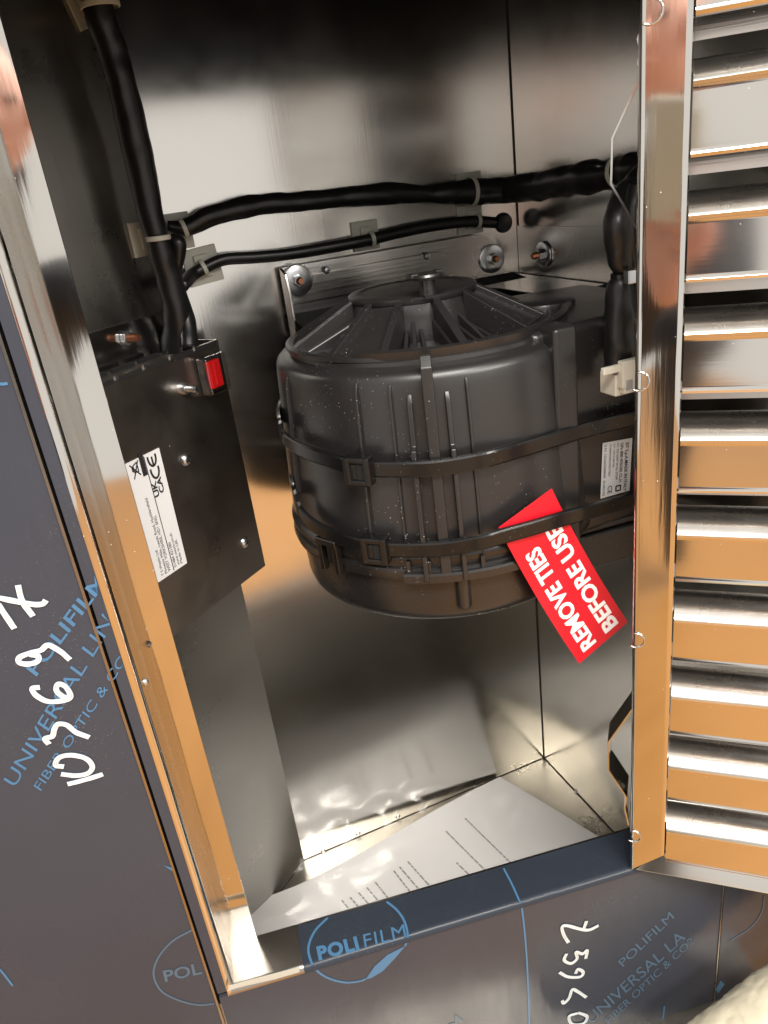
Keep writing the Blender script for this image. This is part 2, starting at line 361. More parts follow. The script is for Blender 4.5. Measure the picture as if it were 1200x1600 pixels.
# front: film panels, bend, return, lip, rail
UB = -.1358; UO = -.1305; UI = -.0995; USEAM0, USEAM1 = -.1455, -.1490; ZTOP = .136; UR = .36; ZB = -1.30
def fpanel(name, u0, u1, z0, z1, mat, d=D1, th=.004): 
    return prism(name, [F(u0,d,z0),F(u1,d,z0),F(u1,d,z1),F(u0,d,z1)], NF*th, mat, hood)
BR = .0065
left_panel = fpanel('film_covered_panel', -.60, USEAM1, ZB, .5, M['film'])
strip_panel = fpanel('film_covered_strip', USEAM0, UB, ZR-.0, .5, M['film'])
front_panel = fpanel('film_covered_panel', USEAM0, .461, ZB, ZR-BR, M['film'])
right_panel = fpanel('film_covered_panel', .464, .95, ZB, ZR-BR, M['film'])
fpanel('film_covered_panel', .515, .95, ZR-BR+.001, ZTOP, M['film'])
fpanel('film_covered_panel', UB+.002, .95, ZTOP+BR, .5, M['film'])
prism('seam_edge', [F(USEAM1-.001, D1-.0015, ZB), F(USEAM1+.0012, D1-.0015, ZB), F(USEAM1+.0012, D1-.0015, .5), F(USEAM1-.001, D1-.0015, .5)], NF*.006, M['jamb'], hood)
prism('seam_edge', [F(.4605, D1-.0012, ZB), F(.462, D1-.0012, ZB), F(.462, D1-.0012, ZR-.01), F(.4605, D1-.0012, ZR-.01)], NF*.006, M['jamb'], hood)
prism('inner_skin', [F(-.60,D1+.0046,ZF), F(.515,D1+.0046,ZF), F(.515,D1+.0046,ZR-.022), F(-.60,D1+.0046,ZR-.022)], NF*.002, M['skin_in'], hood)
prism('inner_skin', [F(-.60,D1+.020,ZR-.021), F(UO-.004,D1+.020,ZR-.021), F(UO-.004,D1+.020,ZT), F(-.60,D1+.020,ZT)], NF*.002, M['skin_in'], hood)
prism('inner_skin', [F(UO-.003,D1+.0046,ZTOP+.01), F(.515,D1+.0046,ZTOP+.01), F(.515,D1+.0046,ZT), F(UO-.003,D1+.0046,ZT)], NF*.002, M['void'], hood)  # skin above the hatch coloured black so the upper back wall mirrors darkness
prism('seam_backing', [F(-.17, D1+.012, ZB), F(-.13, D1+.012, ZB), F(-.13, D1+.012, .5), F(-.17, D1+.012, .5)], NF*.003, M['void'], hood)
def sweep(name, prof, a, b, mat, smooth=True):
    """profile = list of points (offsets), swept from a to b"""
    vs = [V(a)+p for p in prof]+[V(b)+p for p in prof]; m = len(prof)
    fs = [[i,i+1,m+i+1,m+i] for i in range(m-1)]
    return mk(name, vs, fs, mat, hood, smooth=smooth, solid=.0022)
def bend(dirA, dirB, r, n=7):                            # quarter round from +dirA side to +dirB side
    return [dirA*(r*(1-math.sin(t)))+dirB*(r*(1-math.cos(t))) for t in [math.pi/2*i/n for i in range(n+1)]]
# left bend: starts on front at u=UB, ends at u=UB+BR inward
prof = [XF*(BR*math.sin(t)) + NF*(BR*(1-math.cos(t))) for t in [math.pi/2*i/8 for i in range(9)]]
sweep('frame_bend', prof, F(UB,D1,ZR-BR), F(UB,D1,ZTOP+BR), M['mirror'])
# return between bend and lip, with a shallow bead along it
m1 = UB+BR
ret = [F(m1,D1+BR,0), F(m1+.0002,D1+.024,0), F(m1+.0006,D1+.030,0), F(UO,D2,0)]
vs = [p+Z*(ZR-.0) for p in ret]+[p+Z*ZTOP for p in ret]; m = len(ret)
mk('frame_return', vs, [[i,i+1,m+i+1,m+i] for i in range(m-1)], M['jamb'], hood, smooth=True, solid=.0015, split=.2)
prism('frame_lip', [F(UO,D2,ZR+.0012), F(UI,D2,ZR+.0012), F(UI,D2,ZTOP), F(UO,D2,ZTOP)], NF*.0022, M['mirror'], hood)
# rail: rounded bend then flat shelf, navy film over it except at its left end
prof = [V((0,0,-BR)) + Z*(BR*math.sin(t)) + NF*(BR*(1-math.cos(t))) for t in [math.pi/2*i/8 for i in range(9)]]
pr = [p for p in prof]+[NF*(D2-D1)+V((0,0,0))]
uf = onRail(470,1480) .dot(XF)
def rail(name, u0, u1, mat, lift):
    q = [p+Z*lift-NF*lift for p in pr]
    o = sweep(name, q, F(u0,D1,ZR), F(u1,D1,ZR), mat); o.data.set_sharp_from_angle(angle=.5); return o
rail('rail', UB, .50, M['jamb'], 0.0)
rail('rail_film', uf, .498, M['filmblue'], .0026)
prism('rail_hem', [F(UI+.001,D2+.0001,ZR-.02), F(.50,D2+.0001,ZR-.02), F(.50,D2+.0001,ZR+.001), F(UI+.001,D2+.0001,ZR+.001)], NF*.002, M['jamb'], hood)
# peeled torn edge of the film at the corner
cpk = [(355,1549),(372,1543),(395,1538),(430,1530),(468,1519),(468,1512),(420,1524),(385,1533),(358,1541)]
prism('torn_film_edge', [onF(x,y,.0045) for x,y in cpk], NF*.0008, M['nylon'], hood)
prism('frame_head', [F(UB,D1,ZTOP), F(.51,D1,ZTOP), F(.51,D2,ZTOP), F(UB,D2,ZTOP)], Z*.003, M['jamb'], hood)
# spot-weld dimples on the return and lip
for px, py in ((225,1067),(229,1110),(96,697),(101,712)):
    p = hit(px, py, F(m1,D1,0), XF) if False else onF(px, py, -.02)
    lathe('weld_dimple', [(.0, .0022),(.0022,.0019),(.0036,.0006),(.0042,-.001)], p, -NF, M['zinc'], hood, seg=14)
# rivets near the foot of the back and side walls, panel joint lines
for px, py in ((505,1350-20),(622,1276),(560,1303)):
    lathe('rivet', [(0,.0022),(.003,.0018),(.0045,0)], onBack(px,py), -Y, M['zinc'], hood, seg=12)
for px, py in ((867,1214),(900,1236)):
    lathe('rivet', [(0,.0022),(.003,.0018),(.0045,0)], onRight(px,py), -X, M['zinc'], hood, seg=12)
lathe('rivet', [(0,.0022),(.003,.0018),(.0045,0)], onBack(841,1204) - X*.0, -Y, M['zinc'], hood, seg=12)
a = onRight(838,353,.001); b = onRight(958,351,.001)
prism('joint_flange', [V((.6185,.999,a.z)), V((.6185,.70,a.z)), V((.6185,.70,a.z-.13)), V((.6185,.999,a.z-.13))], X*.0014, M['bracket'], hood)
a = onLeft(135,522,.0); zj = a.z
prism('joint_flange', [onLeft(100,532,.003)*1.0, onLeft(290,478,.003), onLeft(290,478,.003)-Z*.05, onLeft(100,532,.003)-Z*.05], -LN*.002, M['inner'], hood)
# ---- film print and writing on the front
def pf(px, py): return surf(px, py, .0006)
def printed(s, p0, p1, up, mat, parent=hood, bold=0., name='film_print', fn=pf, ls=1.):
    o = fn(*p0); a = fn(*p1); b = fn(p0[0]+up[0], p0[1]+up[1])
    return lettering(s, affine(o, a, b), mat, parent, name, bold, ls)
def pl_(px, py): return onF(px, py, .0006)
def printed_cut(s_, p0, p1, up, mat, bold=0.):          # runs on under the bend, so it is cut off there
    o = pl_(*p0); a = pl_(*p1); b = pl_(p0[0]+up[0], p0[1]+up[1]); f_ = affine(o, a, b)
    def g(x, y):
        p = f_(x, y); u = p.dot(XF)
        return p - XF*max(0, u-(UB-.0008))
    return lettering(s_, g, mat, hood, 'film_print', bold)
printed_cut('POLIFILM', (57,1057), (168,908), (-17,-13), M['print'], bold=.015)
printed_cut('UNIVERSAL LINE', (24,1230), (192,950), (-19,-12), M['print'])
printed_cut('FIBER OPTIC & CO', (64,1236), (200,1030), (-12,-8), M['print'])
onr = lambda x, y: onRail(x, y, .0042)
printed('POLI', (498,1500), (562,1483), (-4,-20), M['print'], bold=.045, fn=onr, ls=1.1)
printed('FILM', (570,1481), (635,1464), (-3,-21), M['print'], bold=.0, fn=onr, ls=1.1)
printed('POL', (258,1534), (316,1521), (-4,-17), M['printfaint'], bold=.02)
printed('POLIFILM', (974,1511), (1054,1434), (-9,-9), M['printfaint'])
printed('UNIVERSAL LA', (925,1600), (1072,1466), (-11,-12), M['printfaint'])
printed('FIBER OPTIC & CO2', (952,1600), (1085,1472), (-7,-8), M['printfaint'])
printed('M', (712,1612), (724,1595), (-12,-10), M['printfaint'])
def stroke(name, pts, wd, mat, parent=hood, dense=6, th=.0003):
    P2 = [V((x,y,0)) for x, y in pts]; C = catmull(P2, dense)
    segs = [[]]; last = None
    for c in C:
        q = onF(c.x, c.y, .0004); k = 'F' if q.z < ZR-.001 or q.dot(XF) < UB else 'R'
        if k == 'R': q = onRail(c.x, c.y, .0040)
        if last and k != last:
            segs.append([])
        segs[-1].append((q, k)); last = k
    for s_ in segs:
        if len(s_) < 2: continue
        ribbon(name, [q for q, _ in s_], wd, -NF if s_[0][1] == 'F' else Z, th, mat, parent)
circ = [(537,1405.5),(505,1424),(488,1450),(482,1478),(486,1502),(497,1518),(515,1529),(540,1535),(562,1533),(572,1529)]
stroke('film_print', [(512,1434),(492,1455),(482,1480),(486,1502),(497,1518),(515,1529),(540,1535),(562,1533),(572,1529)], .0026, M['print'])
stroke('film_print', [(604,1409),(620,1422),(632,1440),(637,1462),(633,1478)], .0026, M['print'])
prism('film_print', [onF(x,y,.0004) for x,y in ((571,1530),(585,1510),(605,1492),(633,1478),(618,1496),(598,1517),(580,1528))], -NF*.0003, M['print'], hood)
stroke('film_print', [(787,1357),(800,1382),(813,1411)], .0022, M['print'])
stroke('film_print', [(815,1416),(820,1460),(824,1520),(828,1640)], .0022, M['print'])
stroke('film_print', [(300,1453),(270,1470),(248,1495),(240,1522),(252,1548),(280,1563),(310,1570),(335,1568)], .0020, M['printfaint'])
stroke('film_print', [(0,600),(6,600),(12,599)], .0022, M['print'])
stroke('film_print', [(1194,1400),(1190,1425),(1172,1450),(1140,1470)], .0018, M['printfaint'])
stroke('film_print', [(1038,1572),(1036,1590),(1034,1612)], .0024, M['print'])
stroke('film_print', [(20,1540),(0,1515),(-20,1500)], .002, M['print'])
prism('film_print', [onF(x,y,.0004) for x,y in ((256,1352),(269,1356),(272,1362),(268,1360))], -NF*.0003, M['print'], hood)
prism('film_print', [onF(x,y,.0004) for x,y in ((1126,1532),(1132,1538),(1122,1552),(1118,1546))], -NF*.0003, M['print'], hood)
def hand_write(strokes, sc, ox, oy, wd):
    for st in strokes: 
        P2 = catmull([V((ox+x/sc, oy+y/sc, 0)) for x, y in st], 9)
        q = [onF(c.x, c.y, .0010) for c in P2]
        n = len(q); ww = [wd*(.88+.12*noise.noise(V((i*.12, st[0][0], 0)))) for i in range(n)]
        mw = ribbon('marker_writing', q, ww, -NF, .0003, M['markerthin'], hood); ORG[mw] = ORG[hood]
        for off_, wf in ((-.33,.22),(.0,.16),(.32,.26)):
            qq = []
            for i in range(n):
                tt_ = (q[min(i+1,n-1)]-q[max(i-1,0)]).normalized(); sd_ = (-NF).cross(tt_)
                qq.append(q[i]+sd_*ww[i]*(off_+.05*noise.noise(V((i*.3,off_*9,st[0][0]))))-NF*.0004)
            ribbon('paint_streak', qq, [x_*wf*(1+.5*noise.noise(V((i*.25,off_*5,st[0][1])))) for i, x_ in enumerate(ww)], -NF, .0002, M['marker'], mw)
hand_write([[(90,205),(112,285),(165,360)], [(-40,262),(30,276),(110,292),(175,302),(215,298),(230,280)], [(-10,300),(30,360),(72,422)],
  [(350,578),(300,535),(240,505),(205,530),(150,545),(100,565),(95,590),(135,600),(185,588),(192,560),(150,550)],
  [(200,716),(162,722),(180,755),(235,785),(300,785),(352,765),(330,715),(292,700),(282,730),(312,760),(350,772)],
  [(447,966),(380,940),(335,905),(290,900),(272,925),(262,960),(225,972),(245,1000)],
  [(320,1112),(278,1105),(295,1068),(355,1055),(430,1072),(462,1112),(440,1145),(385,1157),(305,1150)],
  [(338,1200),(425,1178),(515,1150)]], 3.2, 0, 850, .0054)
hand_write([[(670,592),(632,606),(572,592),(556,598),(562,622),(576,645)], [(632,578),(622,607)],
  [(570,680),(563,700),(584,710),(603,695),(600,675),(620,680),(634,670),(630,695)],
  [(548,738),(575,752),(612,752),(622,738),(606,728),(598,742)],
  [(632,816),(605,798),(588,792),(578,818),(562,834),(556,826)],
  [(604,866),(578,876),(588,900),(622,898),(634,876),(606,864)],
  [(640,925),(600,940),(590,960)]], 2.0, 600, 1150, .0048)

# ================================================================== OPEN LOUVRED GRILLE
gr = thing('louvred_grille', G0+GD*.2, 'polished steel louvred grille panel swung open on the right edge of the hatch', 'grille')
GW = .46; GT = .30; zb = G0.z
def Gp(u, w_, z): return V((G0.x,G0.y,0)) + GD*u + GN*w_ + Z*z
BL = .0365; BB = .034
ur = GW-BL
# frame: flat left stile with rounded outer edge and return flange, bevelled lower rail mitred to it
def gsweep(name, prof, mat, solid=.0012, smooth=True):
    m = len(prof); vs = [p[0] for p in prof]+[p[1] for p in prof]
    return mk(name, vs, [[i,i+1,m+i+1,m+i] for i in range(m-1)], mat, gr, smooth=smooth, solid=solid)
rr = .004
prof = [(Gp(0,-.028,zb+.004), Gp(0,-.028,GT-.004)), (Gp(0,-rr,zb), Gp(0,-rr,GT))]
for i in range(1,6):
    t = math.pi/2*i/5; prof.append((Gp(rr*(1-math.cos(t)),-rr+rr*math.sin(t),zb+.001*i), Gp(rr*(1-math.cos(t)),-rr+rr*math.sin(t),GT)))
o = gsweep('frame_stile', prof+[(Gp(rr+.0008,0,zb+.006), Gp(rr+.0008,0,GT)), (Gp(BL-.005,0,zb+BB-.004), Gp(BL-.005,0,GT-BB)), (Gp(BL-.004,0,zb+BB-.003), Gp(BL-.004,0,GT-BB)), (Gp(BL-.001,-.0006,zb+BB-.001), Gp(BL-.001,-.0006,GT-BB)), (Gp(BL,-.006,zb+BB), Gp(BL,-.006,GT-BB))], M['mirror']); o.data.set_sharp_from_angle(angle=.45)
prof = [(Gp(.002,-.028,zb-.001), Gp(GW,-.028,zb-.001)), (Gp(.0015,-rr,zb-.001), Gp(GW,-rr,zb-.001))]
for i in range(1,6):
    t = math.pi/2*i/5; prof.append((Gp(.0015+.001*i,-rr+rr*math.sin(t)-.0004,zb+rr*(1-math.cos(t))), Gp(GW,-rr+rr*math.sin(t)-.0004,zb+rr*(1-math.cos(t)))))
o = gsweep('frame_rail', prof+[(Gp(.0075,-.0008,zb+rr+.001), Gp(GW,-.0008,zb+rr+.001)), (Gp(BL-.002,-.0096,zb+BB-.004), Gp(GW-BL,-.0096,zb+BB-.004)), (Gp(BL-.001,-.010,zb+BB-.003), Gp(GW-BL,-.010,zb+BB-.003)), (Gp(BL,-.013,zb+BB-.001), Gp(GW-BL,-.013,zb+BB-.001))], M['slat']); o.data.set_sharp_from_angle(angle=.5)
prism('frame_stile', [Gp(GW-BL,0,zb), Gp(GW,0,zb), Gp(GW,0,GT), Gp(GW-BL,0,GT)], -GN*.006, M['mirror'], gr, bevel=.001)
prism('frame_rail', [Gp(BL,-.0005,GT-BB), Gp(GW-BL,-.0005,GT-BB), Gp(GW-BL,-.0005,GT), Gp(BL,-.0005,GT)], -GN*.006, M['mirror'], gr, bevel=.001)
pp = .0911
prof = [(-.33,.172),(-.31,.160),(-.28,.150),(-.24,.146),(-.17,.128),(-.10,.098),(-.05,.066),(-.015,.036),(.012,.015),(.02,.0),(.012,-.022),(-.012,-.035),(-.02,-.06),(-.02,-.075),(-.02,-.30),(-.02,-.485),(-.02,-.50),(-.008,-.525),(-.02,-.548),(-.09,-.552)]
slat_me = None
z0s = [-.6995+pp*k for k in range(11)]
for k, z0 in enumerate(z0s):
    if slat_me is None:
        vs = []; fs = []; NN = 8
        for j in range(NN+1):
            u = BL+.001+(ur-BL-.002)*j/NN
            for a_, b_ in prof: vs.append(Gp(u, a_*pp, z0+b_*pp))
        m = len(prof)
        fs = [[j*m+i, j*m+i+1, (j+1)*m+i+1, (j+1)*m+i] for j in range(NN) for i in range(m-1)]
        o = mk('slat', vs, fs, M['slat'], gr, smooth=True, solid=.0011); slat_me = o; o.data.materials.append(M['bar'])
        for p_ in o.data.polygons:
            if p_.index % (m-1) < prof.index((.02,.0))+1: p_.material_index = 1
    else:
        o = slat_me.copy(); COL.objects.link(o); o.location.z += (z0-z0s[0])*S
strip = None
for z0 in z0s:                                       # folded flange behind the mouth of each louvre
    if strip is None: strip = prism('back_flange', [Gp(BL+.001,-.31*pp,z0+.30*pp), Gp(ur-.001,-.31*pp,z0+.30*pp), Gp(ur-.001,-.33*pp,z0+.47*pp), Gp(BL+.001,-.33*pp,z0+.47*pp)], -GN*.0012, M['bar'], gr)
    else:
        o = strip.copy(); COL.objects.link(o); o.location.z += (z0-z0s[0])*S
# inward warps in slats come from the sheet material; filler strip above the lower rail
prism('slat_infill', [Gp(BL,-.004,zb+BB-.002), Gp(ur,-.004,zb+BB-.002), Gp(ur,-.004,z0s[0]-.52*pp), Gp(BL,-.004,z0s[0]-.52*pp)], -GN*.0015, M['slat'], gr)
# half-round lugs standing on the stile edge
for px, py in ((1016,18),(998,596),(993,1000),(989,1306)):
    c = onG(px, py, .0005); r = .0085
    pts = [c + GD*(math.cos(t)*r) + Z*(math.sin(t)*r*.95) + GN*.0008 for t in [math.radians(100)-math.radians(225)*i/14 for i in range(15)]]
    tube('half_round_lug', pts, .0009, M['slat'], gr, seg=8, n=2)
# spring clips fixed to the back of the stile
def clip(pts, wd, mat):
    P = [onG(x, y, -.016) for x, y in pts]
    vs = []; 
    for p in P: vs += [p-GN*(wd/2), p+GN*(wd/2)]
    fs = [[2*i,2*i+1,2*i+3,2*i+2] for i in range(len(P)-1)]
    return mk('spring_clip', vs, fs, mat, gr, solid=.0016)
clip([(1003,30),(1001,60),(1003,115),(957,216),(955,287),(999,363),(995,385)], .004, M['slat'])
clip([(1001,50),(997,62),(1001,78),(998,100),(1003,118)], .010, M['zinc'])
# lower clip: broad strip seen from above
P = [(988,1108),(981,1118),(950,1161),(951,1204),(979,1246),(976,1262),(982,1290)]
vs = []
for x, y in P:
    p = onG(x, y, -.006); vs += [p, p-GN*.034]
mk('spring_clip', vs, [[2*i,2*i+1,2*i+3,2*i+2] for i in range(len(P)-1)], M['slat'], gr, solid=.0014)

# ================================================================== CONTROL BOX on the angled side
OB = .06
def LB(px, py, off=OB): return onLeft(px, py, off)
tr = LB(340,530); brp = LB(413,885); tl = LB(155,590); blp = LB(275,1008)
ztop = tr.z; zbot = brp.z
def Lq(s, o_, z): return V((LP.x,LP.y,0)) + LD*s + LN*o_ + Z*z      # s = along wall away from corner
s0 = (V((tr.x,tr.y,0))-LP).dot(LD); s1 = s0+.42
ctrl = thing('control_box', Lq(.2,.03,zbot), 'flat grey steel control box with white label and red switch on the left wall', 'control box')
prism('cover_plate', [Lq(s0,OB,zbot), Lq(s1,OB,zbot), Lq(s1,OB,ztop), Lq(s0,OB,ztop)], -LN*.0018, M['box'], ctrl)
prism('side_flange', [Lq(s0,OB-.0002,zbot), Lq(s0,OB-.0002,ztop), Lq(s0,.001,ztop), Lq(s0,.001,zbot)], LD*.0018, M['box'], ctrl)
prism('top_flange', [Lq(s0,OB-.004,ztop-.006), Lq(s1,OB-.004,ztop-.006), Lq(s1,.004,ztop-.006), Lq(s0,.004,ztop-.006)], -Z*.0018, M['box'], ctrl)
prism('bottom_flange', [Lq(s0,OB-.002,zbot+.001), Lq(s1,OB-.002,zbot+.001), Lq(s1,.001,zbot+.001), Lq(s0,.001,zbot+.001)], Z*.0018, M['box'], ctrl)
# castellated top edge: narrow slots between small tabs, on front and rear edges
k = 0; s = s0+.003
while s < s1-.04:
    box('edge_slot', Lq(s+.0185,OB-.001,ztop-.0035), LD, LN, Z, .0165, .0022, .0022, M['void'], ctrl)
    box('edge_tab', Lq(s+.038,OB+.0004,ztop-.001), LD, LN, Z, .0022, .0016, .0028, M['zinc'], ctrl)
    box('edge_slot', Lq(s+.030,.016,ztop-.004), LD, LN, Z, .0165, .0018, .0022, M['void'], ctrl)
    s += .041
def headed(c, n, r, h, mat, parent, name='screw'):
    return lathe(name, [(0,h),(r*.5,h*.93),(r*.85,h*.6),(r,0)], c, n, mat, parent, seg=20)
for px, py in ((290,718),(382,847)):
    c = LB(px, py, OB+.0005); o = headed(c, LN, .0078, .005, M['zinc'], ctrl)
    uu, vv, nn = frame_of(LN)
    for d1 in (uu, vv):
        box('recess', c+LN*.0047, (d1+.3*(vv if d1 is uu else -uu)).normalized(), LN.cross((d1+.3*(vv if d1 is uu else -uu)).normalized()), LN, .0038, .0007, .0006, M['void'], o)
c = LB(287,607,OB)
lathe('screw', [(0,.0),(.0075,.0),(.0075,.003),(.0062,.006),(.0045,.0065),(.0045,.019),(.0035,.021),(0,.021)], c, LN, M['zinc'], ctrl, seg=20)
# switch with clear cover
c = LB(325,584,OB)
sw = box('switch_housing', c+LN*.004, LD, Z, LN, .016, .021, .004, M['void'], ctrl, bevel=.002)
box('rocker', c+LN*.009, LD, Z, LN, .0105, .0165, .0045, M['switch'], sw, bevel=.002)
box('rocker_ridge', c+LN*.0128+LD*.001, LD, Z, LN, .0022, .013, .002, M['switch'], sw, bevel=.0012)
box('clear_cover', c+LN*.0092, LD, Z, LN, .0185, .0235, .0090, M['cover'], sw, bevel=.004)
# label
lab = prism('rating_label', [LB(300,876,OB+.001)] * 0 + [LB(292,879.5,OB+.0004), LB(248,699.5,OB+.0004), LB(248,699.5,OB+.0004)+LD*.26, LB(292,879.5,OB+.0004)+LD*.26], LN*.0005, M['label'], ctrl)
lb0 = LB(292,879.5,OB+.0014); lb1 = LB(248,699.5,OB+.0014); LH = (lb1-lb0).length
SW = (LB(248,699.5)-LB(193,724)).length/.088; print('SW', SW)
def labmap(s_, z_): s_ = s_*SW; return V((lb0.x,lb0.y,0)) + LD*s_ + Z*(lb0.z+z_)
def labtext(t, sx, z0, z1, cap, mat=M['ink'], bold=.0):
    # reads upward, letters' tops to the left (away from the corner along LD)
    return lettering(t, lambda x, y: labmap(sx+y*cap, z0+(z1-z0)*x), mat, lab, bold=bold)
H = LH
labtext('Made in UK', .010, .004, .24*H, .0062)
labtext('www.westin.co.uk', .0185, .004, .315*H, .0062)
labtext('01484 421585', .027, .004, .25*H, .0066)
box('rule_line', labmap(.036, .5*H), LD, Z, LN, .0004, .49*H, .0002, M['ink'], lab)
labtext('WEST YORKSHIRE, HD1 6NG.', .044, .004, .52*H, .0068)
labtext('Phoenix Mills, Leeds Road, Huddersfield', .053, .004, .68*H, .0062)
labtext('T S Westin Ltd', .0625, .004, .25*H, .0062)
labtext('UK', .0235, .645*H, .775*H, .0115, bold=.03)
labtext('CA', .0095, .655*H, .785*H, .0115, bold=.03)
def arcs(cx_s, cz, r, a0, a1, wd):
    pts = [labmap(cx_s+math.cos(t)*r, cz+math.sin(t)*r) for t in [math.radians(a0+(a1-a0)*i/14) for i in range(15)]]
    ribbon('lettering', pts, wd, LN, .0003, M['ink'], lab)
arcs(.0225-.002, .875*H, .0105, 20-90+20-20, -90+20-180-40+0, .0024) if False else None
# CE: two arcs open upward (the text reads bottom to top)
def arc2(cz, full=True):
    r = .0098; cs = .019
    pts = [labmap(cs+math.sin(t)*r, cz-math.cos(t)*r) for t in [math.radians(-105+210*i/16) for i in range(17)]]
    ribbon('lettering', pts, .0024, LN, .0003, M['ink'], lab)
arc2(.855*H); arc2(.955*H)
ribbon('lettering', [labmap(.019,.955*H-.0098), labmap(.019,.955*H+.001)], .0022, LN, .0003, M['ink'], lab)
# crossed-out bin and bar
box('bar_mark', labmap(.043,.935*H), LD, Z, LN, .0032, .013, .0002, M['ink'], lab)
for pts in ([(.052,.985),(.070,.86)], [(.053,.87),(.073,.975)], [(.056,.975),(.056,.90)], [(.056,.975),(.066,.96)], [(.066,.96),(.066,.91)], [(.066,.91),(.056,.90)], [(.066,.955),(.069,.95),(.069,.92),(.066,.915)]):
    ribbon('lettering', [labmap(a_, b_*H) for a_, b_ in pts], .0013, LN, .0003, M['ink'], lab)
# small stud on the wall above the box
def stud(px, py, where, n, ln, wr_, label, group='bolts through the chamber walls', lean=None):
    c = where(px, py); t = thing('bolt', c, label, 'bolt', group)
    if wr_: lathe('washer', [(.0,.0),(wr_,.0),(wr_,.0018),(wr_*.94,.0026),(.007,.0026),(.007,.001)], c+n*.0005, n, M['zinc'], t, seg=40)
    u, v, nn = frame_of(n)
    hexp = [c+n*.003+(u*math.cos(math.pi/3*i+.3)+v*math.sin(math.pi/3*i+.3))*.0082 for i in range(6)]
    prism('nut', hexp, n*.0075, M['zinc'], t, bevel=.001)
    prof = [(0,0)]
    zz = .0
    for i in range(int(ln/.0016)):
        prof += [(.0042,zz),(.0047,zz+.0008)]; zz += .0016
    prof += [(.0036,ln+.001),(0,ln+.001)]
    lathe('threaded_end', prof, c+n*.0035, n, M['copper'], t, seg=18)
    return t
stud(192,528, onLeft, LN, .022, 0, 'copper-tipped stud with pale nut on the left wall above the control box')

# ================================================================== BRACKET on the back wall
bk = thing('motor_bracket', onBack(600,450), 'stainless steel mounting plate on the back wall behind the motor', 'bracket')
def rounded(cx, cz, r, a0, a1, n=8): return [(cx+math.cos(math.radians(a0+(a1-a0)*i/n))*r, cz+math.sin(math.radians(a0+(a1-a0)*i/n))*r) for i in range(n+1)]
a = onBack(437,419,.012); b = onBack(785,385,.012)
x0, x1, zt_ = a.x, b.x, a.z
zlo = onBack(450,492,.012).z
poly = [(x0,zlo),(x0,zt_)] + rounded(x1-.045, zt_-.045, .045, 90, 0) + [(x1, zlo-.03)]
prism('mounting_plate', [V((x,.988,z)) for x, z in poly], Y*.003, M['bracket'], bk, bevel=.0008)
a = onBack(457,432,.016); b = onBack(702,400,.016)
zt2 = onBack(690,392,.016).z
poly = [(x0+.004,zlo+.012),(x0+.004,zt2-.004),(x0+.012,zt2)] + rounded(b.x-.02, zt2-.02, .02, 90, 0) + [(b.x, zlo+.012)]
prism('face_plate', [V((x,.984,z)) for x, z in poly], Y*.0025, M['bracket'], bk, bevel=.0008)
prism('side_flange', [V((x0-.001,.988,zt_)), V((x0-.001,.968,zt_-.006)), V((x0-.001,.962,zt_-.03)), V((x0-.001,.962,zlo-.03)), V((x0-.001,.988,zlo-.03))], X*.004, M['bracket'], bk, bevel=.001)
for px, py in ((510,422),(667,400)):
    lathe('rivet', [(0,.003),(.003,.0026),(.0048,0)], onBack(px,py,.017), -Y, M['zinc'], bk, seg=14)
z_s = onBack(755,437).z
def onS(px, py): return hit(px, py, (0,0,z_s), Z)
prism('shelf_plate', [V((.50,.997,z_s)), V((.614,.997,z_s)), V((.614,.80,z_s)), onS(945,443), onS(915,453), onS(862,461), onS(820,456), onS(780,450)], -Z*.002, M['bracket'], bk)
prism('shade_plate', [V((x0+.002,.987,zlo-.0)), V((x0+.002,.90,zlo-.012)), V((.60,.90,zlo-.012)), V((.60,.987,zlo))], -Z*.003, M['void'], bk)  # black plate stands in for the shadow beneath the shelf
stud(465,438, lambda x,y: onBack(x,y,.016), -Y, .012, .0195, 'left bolt with zinc washer on the mounting plate behind the motor')
stud(768,404, lambda x,y: onBack(x,y,.013), -Y, .012, .0195, 'right bolt with zinc washer at the rounded end of the mounting plate')
stud(850,397, lambda x,y: onRight(x,y,.002), -X, .015, .0175, 'bolt with long copper thread and washer on the right wall')

# ================================================================== MOTOR
xm, ym = .360, .78
mot = thing('fan_motor', V((xm,ym,-.44)), 'large black plastic fan motor with ribbed drum body and vented lid', 'motor')
MC = V((xm,ym,0))
def cy(r, a, z): return MC + V((math.cos(a)*r, math.sin(a)*r, z))
def cylhit(px, py, r):
    d = ray(px, py); A = d.x**2+d.y**2; B = -2*(d.x*xm+d.y*ym); C_ = xm*xm+ym*ym-r*r
    disc = B*B-4*A*C_
    if disc < 0: disc = 0
    return d*((-B-math.sqrt(disc))/(2*A))
def angz(px, py, r):
    p = cylhit(px, py, r); return math.atan2(p.y-ym, p.x-xm), p.z
lathe('drum_body', [(.1395,-.1635),(.1505,-.1640),(.1530,-.1655),(.1535,-.1690),(.1575,-.1705),(.1635,-.1725),(.1675,-.1760),(.1692,-.1810),(.1702,-.19),(.1712,-.21),(.1765,-.29),(.1790,-.352),(.1815,-.354),(.1825,-.358),(.1815,-.363),(.1790,-.364),(.1790,-.368),(.1820,-.3695),(.1830,-.375),(.1815,-.3815),(.172,-.383)], MC, Z, M['plastic'], mot, seg=128)
lathe('lower_cup', [(.1735,-.381),(.1735,-.405),(.1728,-.425),(.1705,-.4335),(.1655,-.4385),(.158,-.4410),(.156,-.4430),(.10,-.4445),(0,-.4445)], MC, Z, M['plastic'], mot, seg=128)
